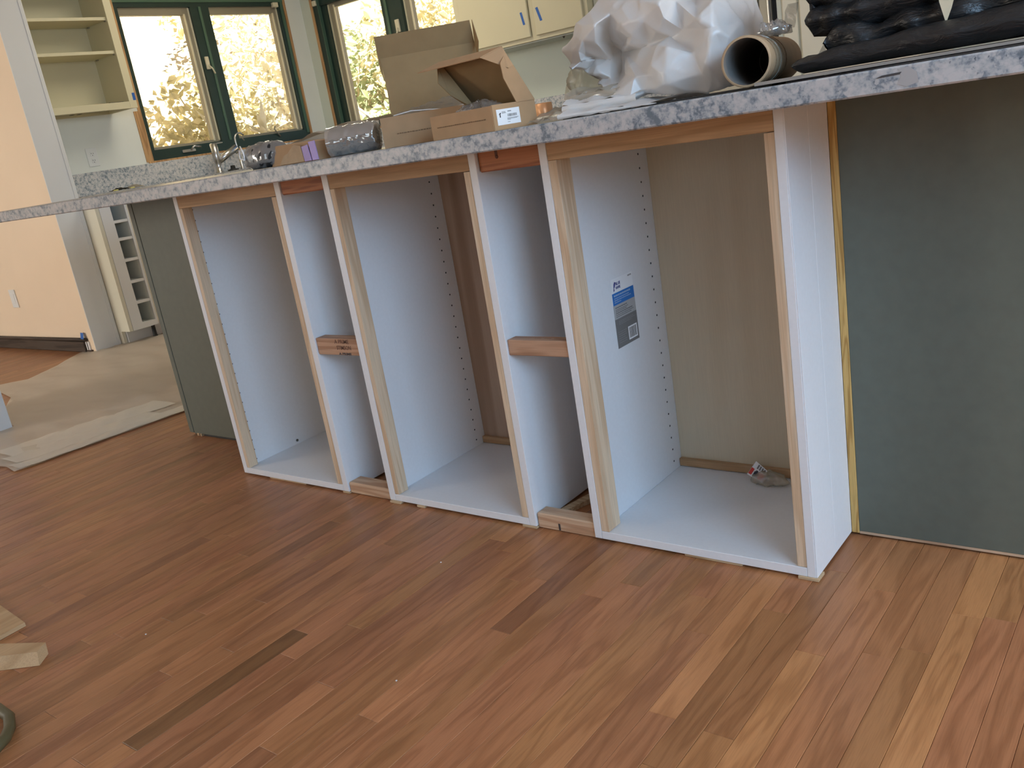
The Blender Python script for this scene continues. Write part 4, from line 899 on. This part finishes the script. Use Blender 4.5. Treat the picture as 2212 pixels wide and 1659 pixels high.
tk = box('toe_kick', 'paint_white', wr_, -3.48, -2.945, 1.264, 1.436, .003, .0815)
MB().lathe([(.001, 0), (.016, 0), (.016, .006), (.012, .01), (.012, .075), (.015, .0785), (.001, .0785)], (-2.895, 1.418, .003), n=14).build('leveling_foot', 'black_matt', wr_)
tag(MB().box(-3.49, -2.852, 1.238, 1.2615, .083, CB - .001).box(-3.49, -2.957, 1.2385, 1.2610, .004, .083).build('end_panel', 'paint_ivory'), 'cream end panel closing the left kitchen cabinet run', 'panel')
kc = thing('kitchen_counter', 'speckled stone worktop along the left kitchen wall with its backsplash', 'countertop', (-3.2, 2.4, CB))
box('slab', 'granite', kc, -3.49, -2.83, 1.237, 3.70, CB, CT, c=.002)
box('backsplash', 'granite_lit', kc, -3.4985, -3.478, 1.236, 3.70, CT + .0002, 1.066, c=.0015)
kb = thing('back_worktop', 'speckled stone worktop under the upper cabinets along the back wall', 'countertop', (-1.2, 3.4, CB))
box('slab', 'granite', kb, -2.82, .22, 3.07, 3.715, CB, CT, c=.002)
box('backsplash', 'granite_lit', kb, -3.45, .22, 3.698, 3.7185, CT + .0002, 1.058, c=.0015)
bk = thing('base_cabinets', 'white base cabinet run under the back worktop', 'cabinet', (-1.2, 3.4, 0))
box('carcass', 'paint_ivory', bk, -2.80, .22, 3.11, 3.70, .09, CB - .001); box('toe_kick', 'paint_white', bk, -2.80, .22, 3.16, 3.70, .003, .0895)
for i in range(5): box('door', 'paint_ivory', bk, -2.78 + i * .595, -2.20 + i * .595, 3.092, 3.110, .10, .86, c=.003)
# sink, faucet, filter tap, stopper
sk = thing('sink', 'steel drop-in sink below the left window', 'sink', (-3.1, 2.55, CT))
MB().box(-3.40, -3.36, 2.15, 2.95, CT + .0003, CT + .004).box(-2.95, -2.91, 2.15, 2.95, CT + .0003, CT + .004).box(-3.36, -2.95, 2.15, 2.19, CT + .0003, CT + .004).box(-3.36, -2.95, 2.91, 2.95, CT + .0003, CT + .004).build('rim', 'chrome', sk)
box('basin', 'steel', sk, -3.36, -2.95, 2.19, 2.91, CT + .0003, CT + .0012)
XF = -3.30
fa = thing('faucet', 'brushed steel kitchen faucet with a slanted pull-out spout', 'faucet', (XF, 2.46, CT + .004))
yb_ = 2.463
MB().lathe([(.030, 0), (.030, .006), (.024, .008), (.024, .075), (.026, .078), (.026, .205), (.001, .206)], (XF, yb_, CT + .004), n=20).build('body', 'chrome', fa)
MB().tube([(XF, yb_ + .01, 1.008), (XF + .015, yb_ + .085, 1.045), (XF + .03, yb_ + .165, 1.083)], [.024, .025, .027], 14).build('spout', 'chrome', fa)
MB().tube([(XF + .026, yb_ + .150, 1.068), (XF + .034, yb_ + .168, 1.048)], [.018, .016], 12).build('spray_head', 'chrome', fa)
MB().box(XF - .014, XF + .014, yb_ - .02, yb_ + .075, 1.128, 1.136, c=.003).build('lever', 'chrome', fa)
ft = thing('filter_tap', 'thin steel gooseneck filter tap right of the faucet', 'tap', (XF, 2.665, CT))
MB().tube([(XF, 2.665, CT + .0006), (XF, 2.662, 1.02), (XF, 2.655, 1.13)] + [(XF, 2.655 + .045 * (1 - math.cos(a)), 1.135 + .048 * math.sin(a)) for a in (.4, .8, 1.2, 1.6, 2.0, 2.5)], .0062, 8).build('neck', 'chrome', ft)
MB().lathe([(.018, 0), (.018, .01), (.011, .02), (.011, .10), (.001, .101)], (XF, 2.663, CT + .0008), n=14).build('base', 'chrome', ft)
MB().tube([(XF, 2.70, 1.168), (XF, 2.735, 1.125)], .0045, 8).build('tip', 'sash', ft)
tag(MB().lathe([(.001, 0), (.040, 0), (.040, .008), (.018, .012), (.016, .034), (.001, .036)], (XF + .05, 2.545, CT + .0055), n=18).build('sink_stopper', 'black_matt'), 'black rubber sink stopper standing behind the sink', 'stopper')
dz = thing('counter_debris', 'dark torn scrap lying on the left kitchen counter', 'scrap', (-2.95, 1.6, CT))
crumpled(MB().grid(8, 4, lambda u, v: (-2.97 + .02 * v, 1.42 + .13 * u, CT + .002 + .016 * math.sin(u * 3.1) * v)), 'torn_piece', 'debris_dark', dz, 1, 130, 30, .006, floor_z=CT + .0008)
crumpled(MB().grid(8, 4, lambda u, v: (-3.0 + .02 * v, 1.53 + .14 * u, CT + .002 + .020 * math.sin(u * 3.1) * v)), 'torn_piece', 'film_paper', dz, 1, 131, 30, .006, floor_z=CT + .0008)
for (y, lab) in ((1.435, 'small yellow scrap nearest the white corner on the kitchen counter'), (1.545, 'small yellow scrap in the middle of the kitchen counter debris')):
    tag(box('yellow_scrap', 'debris_yellow', None, -2.945, -2.930, y, y + .028, CT + .0005, CT + .009, c=.002), lab, 'scrap', 'yellow scraps on the kitchen counter')
# outlets
ou = thing('wall_outlet', 'white double outlet plate above the left kitchen counter', 'outlet', (-3.498, 1.66, 1.10))
pl0 = box('plate', 'plate', ou, -3.4995, -3.493, 1.621, 1.697, 1.100, 1.218, c=.002)
for zc in (1.181, 1.137):
    rc = box('receptacle', 'plate', ou, -3.4932, -3.4905, 1.645, 1.675, zc - .016, zc + .016, c=.002)
    MB().box(-3.4905, -3.4900, 1.652, 1.6545, zc - .002, zc + .007).box(-3.4905, -3.4900, 1.6655, 1.668, zc - .002, zc + .006).box(-3.4905, -3.4900, 1.657, 1.662, zc - .012, zc - .008).build('slots', 'ink', rc)
o2 = thing('wall_outlet', 'plain white plate low on the peach wall', 'outlet', (-3.9, 1.069, .285))
box('plate', 'plate', o2, -3.948, -3.864, 1.0625, 1.0698, .287, .409, c=.002)
box('insert', 'plate', o2, -3.928, -3.884, 1.0600, 1.0630, .315, .381, c=.002)

# open shelf unit on the left wall
su = thing('wall_shelf_unit', 'cream open shelf unit on the wall left of the window', 'shelf unit', (-3.35, 1.6, 1.418))
F_, Bk = -3.20, -3.488
box('side_panel', 'paint_cream', su, Bk, F_ - .018, 1.854, 1.878, 1.418, ZC - .002); box('side_panel', 'paint_cream', su, Bk, F_ - .018, 1.236, 1.26, 1.418, ZC - .002)
box('face_stile', 'paint_cream', su, F_ - .018, F_, 1.849, 1.900, 1.418, ZC - .002, c=.001); box('face_stile', 'paint_cream', su, F_ - .018, F_, 1.236, 1.27, 1.462, ZC - .002, c=.001)
box('back_panel', 'paint_cream', su, -3.4985, Bk - .0005, 1.236, 1.878, 1.418, ZC - .002)
box('bottom_rail', 'paint_cream', su, F_ - .018, F_ + .001, 1.236, 1.8485, 1.418, 1.461, c=.001)
box('bottom_board', 'paint_cream', su, Bk, F_ - .0185, 1.2605, 1.8535, 1.440, 1.460)
for z in (1.779, 1.981, 2.18): box('shelf', 'paint_cream', su, Bk + .001, F_ - .019, 1.2605, 1.8535, z - .019, z, c=.001)
for z in (1.779, 1.981):
    for x in (-3.46, -3.24): MB().box(x, x + .022, 1.845, 1.8535, z - .027, z - .0195).build('shelf_pin', 'sash', su)
tag(MB().box(F_ + .0002, F_ + .0012, 1.880, 1.899, 1.466, 1.512).build('tape_strip', 'tape_blue'), 'blue tape tab on the shelf unit frame beside the left window', 'tape')
sc_ = thing('wood_scraps', 'thin wood offcuts lying on the bottom shelf of the open unit', 'offcut', (-3.28, 1.75, 1.461))
box('stick', 'raw_wood', sc_, -3.30, -3.285, 1.66, 1.82, 1.4605, 1.470); box('stick', 'shim', sc_, -3.27, -3.262, 1.68, 1.84, 1.4605, 1.467); box('stick', 'debris_dark', sc_, -3.25, -3.235, 1.735, 1.83, 1.4605, 1.468)
tag(MB().lathe([(.001, 0), (.012, 0), (.013, .02), (.008, .03), (.006, .04), (.001, .041)], (-3.24, 1.315, 1.4605), n=12).build('small_bottle', 'sash'), 'tiny bottle at the left end of the bottom shelf', 'bottle')
MB().box(-3.30, -3.27, 1.48, 1.50, 1.4165, 1.4178).box(-3.30, -3.27, 1.53, 1.55, 1.4165, 1.4178).build('screw_hole', 'ink', su)

# upper cabinets on the back wall
uc = thing('upper_cabinet', 'cream upper cabinet with two doors beside the back window', 'cabinet', (-1.15, 3.55, 1.40))
YF = 3.40; xl, xr = -1.655, -.625
box('carcass', 'paint_cream', uc, xl, xr, YF + .019, 3.715, 1.400, ZC - .002)
ff = MB(); ff.box(xl, xl + .055, YF, YF + .0185, 1.400, ZC - .002); ff.box(xr - .05, xr, YF, YF + .0185, 1.400, ZC - .002); ff.box(xl, xr, YF, YF + .0185, 1.400, 1.437); ff.box(-1.055, -1.012, YF, YF + .0185, 1.437, ZC - .002)
ff.build('face_frame', 'paint_cream', uc)
def door(x0, x1):
    d = box('door', 'paint_cream', uc, x0, x1, YF - .018, YF - .0005, 1.425, ZC - .03, c=.003)
    return d
door(xl + .052, -1.056); door(-1.011, xr - .03)
MB().box(xl + .01, xr - .02, YF + .03, 3.70, 1.392, 1.3995).build('light_rail', 'paint_sage', uc)
MB().lathe([(.012, 0), (.005, .016), (.001, .02)], (-.86, YF + .06, 1.399), (0, 0, -1), 10).build('hook', 'debris_dark', uc)
tag(MB().slab([(-1.113, YF - .0182, 1.578), (-1.099, YF - .0182, 1.502), (-1.082, YF - .0182, 1.503), (-1.097, YF - .0182, 1.579)], (0, -1, 0), .0008).build('tape_strip', 'tape_blue'), 'blue tape strip on the left upper cabinet door', 'tape')
tag(MB().slab([(-.990, YF - .0182, 1.583), (-.966, YF - .0182, 1.502), (-.948, YF - .0182, 1.504), (-.972, YF - .0182, 1.586)], (0, -1, 0), .0008).build('tape_strip', 'tape_blue'), 'blue tape strip on the right upper cabinet door', 'tape')
tag(box('cream_pilaster', 'paint_ivory', None, -.618, -.40, 3.46, 3.715, 1.40, ZC - .002, c=.002), 'ivory filler panel right of the upper cabinets', 'panel')
# cooktop edge and copper canister on the back worktop
ck = thing('cooktop', 'black cooktop with a steel front trim on the back worktop', 'cooktop', (-1.0, 3.3, CT))
box('glass_top', 'black_gloss', ck, -1.35, -.62, 3.14, 3.62, CT + .0004, CT + .010, c=.002); box('front_trim', 'steel_light', ck, -1.35, -.62, 3.105, 3.139, CT + .0004, CT + .016, c=.003)
tag(MB().lathe([(.001, 0), (.055, 0), (.06, .01), (.06, .085), (.055, .09), (.001, .092)], (-1.12, 3.50, CT + .0106), n=24).build('canister', 'copper'), 'copper coloured canister on the cooktop behind the clear bag', 'canister')
# wall oven tower and tall cream cabinet on the right
ov = thing('wall_oven', 'tall dark steel oven tower behind the cardboard tube', 'oven', (.40, 3.4, 0))
box('body', 'steel', ov, .24, .613, 3.10, 3.71, .003, 2.1, c=.003)
box('door_glass', 'black_gloss', ov, .25, .535, 3.094, 3.0998, 1.205, 1.75, c=.002)
box('glass_reflection', 'paint_cream', ov, .521, .548, 3.088, 3.0935, 1.208, 1.75); box('handle', 'steel_light', ov, .604, .613, 3.07, 3.0998, .95, 1.9, c=.003)  # cream strip is a painted reflection on the door glass
box('gap_strip', 'black_matt', ov, .614, .640, 3.12, 3.71, .003, 2.1)
tc = thing('tall_cabinet', 'tall cream cabinet at the right of the oven tower', 'cabinet', (.95, 3.4, 0))
box('carcass', 'paint_ivory', tc, .665, 1.30, 3.10, 3.71, .003, 2.3); box('stile', 'paint_ivory', tc, .674, .745, 3.086, 3.0995, .003, 2.3, c=.003); box('door', 'paint_ivory', tc, .760, 1.29, 3.082, 3.0995, .05, 2.25, c=.004)
box('edge_trim', 'paint_sage', tc, .642, .664, 3.10, 3.71, .003, 2.3)

# fill light added over the kitchen, dressed as an unseen ceiling panel
cl_ = thing('fill_panel', 'flat white panel added as an unseen fill light over the kitchen', 'lamp', (-1.9, 2.2, ZC - .03))
box('housing', 'plate', cl_, -2.55, -1.25, 1.85, 2.55, ZC - .03, ZC - .0005, c=.004)
lamp('kitchen_fill', 'AREA', (-1.9, 2.2, ZC - .034), (-1.9, 2.2001, 0), 24.0, (1.0, .92, .74), 1.25, .65)

# ================================================================== FLOOR THINGS
def sheet_fn(u, v):
    # u: from the near fold (0) into the kitchen (1); v: from the living side (0) to the panel (1)
    xa = -1.04 + .10 * v; x = xa - u * 1.9 - .25 * u * (1 - v)
    y = -.285 + v * (1.16 + .35 * u) + .03 * u
    return (x, y, .0022 + .0)
sh = thing('plastic_sheet', 'translucent beige plastic sheet covering the kitchen floor', 'plastic sheeting', (-2, .5, .002))
out = [(-1.03, -.285), (-.935, .60), (-.935, 1.55), (-2.80, 1.55), (-2.93, 1.42), (-2.945, 1.302), (-2.985, 1.24), (-2.985, 1.20), (-3.15, 1.045), (-2.95, .80), (-2.78, .55), (-2.93, .40), (-2.42, .30), (-2.0, .06), (-1.76, .030), (-1.74, -.13), (-1.5, -.27), (-1.25, -.285), (-1.13, -.27)]
from mathutils.geometry import delaunay_2d_cdt
rr = random.Random(2); pts2 = [Vector(p) for p in out]; no = len(out)
def inside(x, y):
    c = False
    for i in range(no):
        (xa, ya), (xb, yb2) = out[i], out[(i + 1) % no]
        if (ya > y) != (yb2 > y) and x < (xb - xa) * (y - ya) / (yb2 - ya) + xa: c = not c
    return c
gx = -3.1
while gx < -.93:
    gy = -.26
    while gy < 1.55:
        px, py = gx + rr.uniform(-.012, .012), gy + rr.uniform(-.012, .012)
        if inside(px, py): pts2.append(Vector((px, py)))
        gy += .035
    gx += .035
dv, de, df, *_x = delaunay_2d_cdt(pts2, [(i, (i + 1) % no) for i in range(no)], [list(range(no))], 1, 1e-6)
w1 = crumple_fn(5, 3.2, 1.0, 6); w2 = crumple_fn(6, 9.0, 1.0, 6)
def shz(x, y):
    a = w1((x * .5, y * 1.6, 0)) * .0075 + w2((x * .4, y * 1.5, 1)) * .0034
    lip = .006 * math.exp(-((x + 1.28 - .09 * y) / .012) ** 2) + .008 * math.exp(-((x + 1.52 - .16 * y) / .02) ** 2) + .006 * math.exp(-((x + 1.12 - .1 * y) / .010) ** 2)
    return max(.0014, .0050 + a + lip)
smb = MB().add([(p.x, p.y, shz(p.x, p.y)) for p in dv], [tuple(f) for f in df], True); smb.build('sheet', 'film_sheet', sh)
# folded front hem, two overlapping layers
def hem(x0, x1, ya, yb2, z, name, sl):
    g = MB().grid(6, 40, lambda u, v: (x0 + (x1 - x0) * u + sl * v + .004 * math.sin(v * 9), ya + (yb2 - ya) * v, z + .0035 * math.sin(math.pi * u) + .0015 * tri(v * 6 + u)))
    return g.build(name, 'film_hem', sh)
hem(-1.13, -1.035, -.262, .62, .0075, 'hem_fold', .10); hem(-1.26, -1.12, -.235, .33, .0090, 'hem_fold', .10); hem(-1.42, -1.24, -.20, .45, .0080, 'hem_fold', .12)
# offcuts and hose at the left edge of the picture
pb = thing('plywood_offcut', 'plywood board with a white edge lying farthest left on the floor', 'offcut', (.15, -.9, 0))
MB().hull8([(-.06, -.80, .0004), (.05, -1.05, .0004), (.283, -.8895, .0004), (.279, -.8275, .0004)][::-1], [(-.06, -.80, .0105), (.05, -1.05, .0105), (.283, -.8895, .0105), (.279, -.8275, .0105)][::-1]).build('board', 'ply_board', pb)
bk2 = thing('block_offcut', 'yellowish wood block with an angled end on the floor at far left', 'offcut', (.40, -.9, 0))
MB().hull8([(.470, -.864, .0006), (.500, -.897, .0006), (.330, -1.02, .0006), (.262, -.965, .0006)], [(.458, -.858, .0225), (.480, -.887, .0225), (.315, -1.00, .0225), (.255, -.957, .0225)]).build('block', 'ply_board', bk2)
hs = MB().tube([(.50, -1.06, .012), (.60, -1.022, .012), (.655, -1.024, .012), (.695, -1.040, .012), (.722, -1.060, .012), (.738, -1.085, .012), (.735, -1.12, .012), (.70, -1.16, .012), (.62, -1.18, .012)], .0105, 12)
tag(hs.build('hose_loop', 'hose'), 'olive brown hose loop at the bottom left of the floor', 'hose')
for x, y, lab in [(1.05, -.22, 'tiny pale chip on the floor in front of the middle cabinet'), (1.28, -.60, 'tiny pale chip on the floor near the long dark floor strip'), (.62, -.72, 'tiny pale chip on the floor to the left of the dark floor strip')]:
    tag(box('dust_chip', 'white', None, x, x + .0026, y, y + .0026, .0003, .0014), lab, 'chip', 'sawdust chips on the floor')
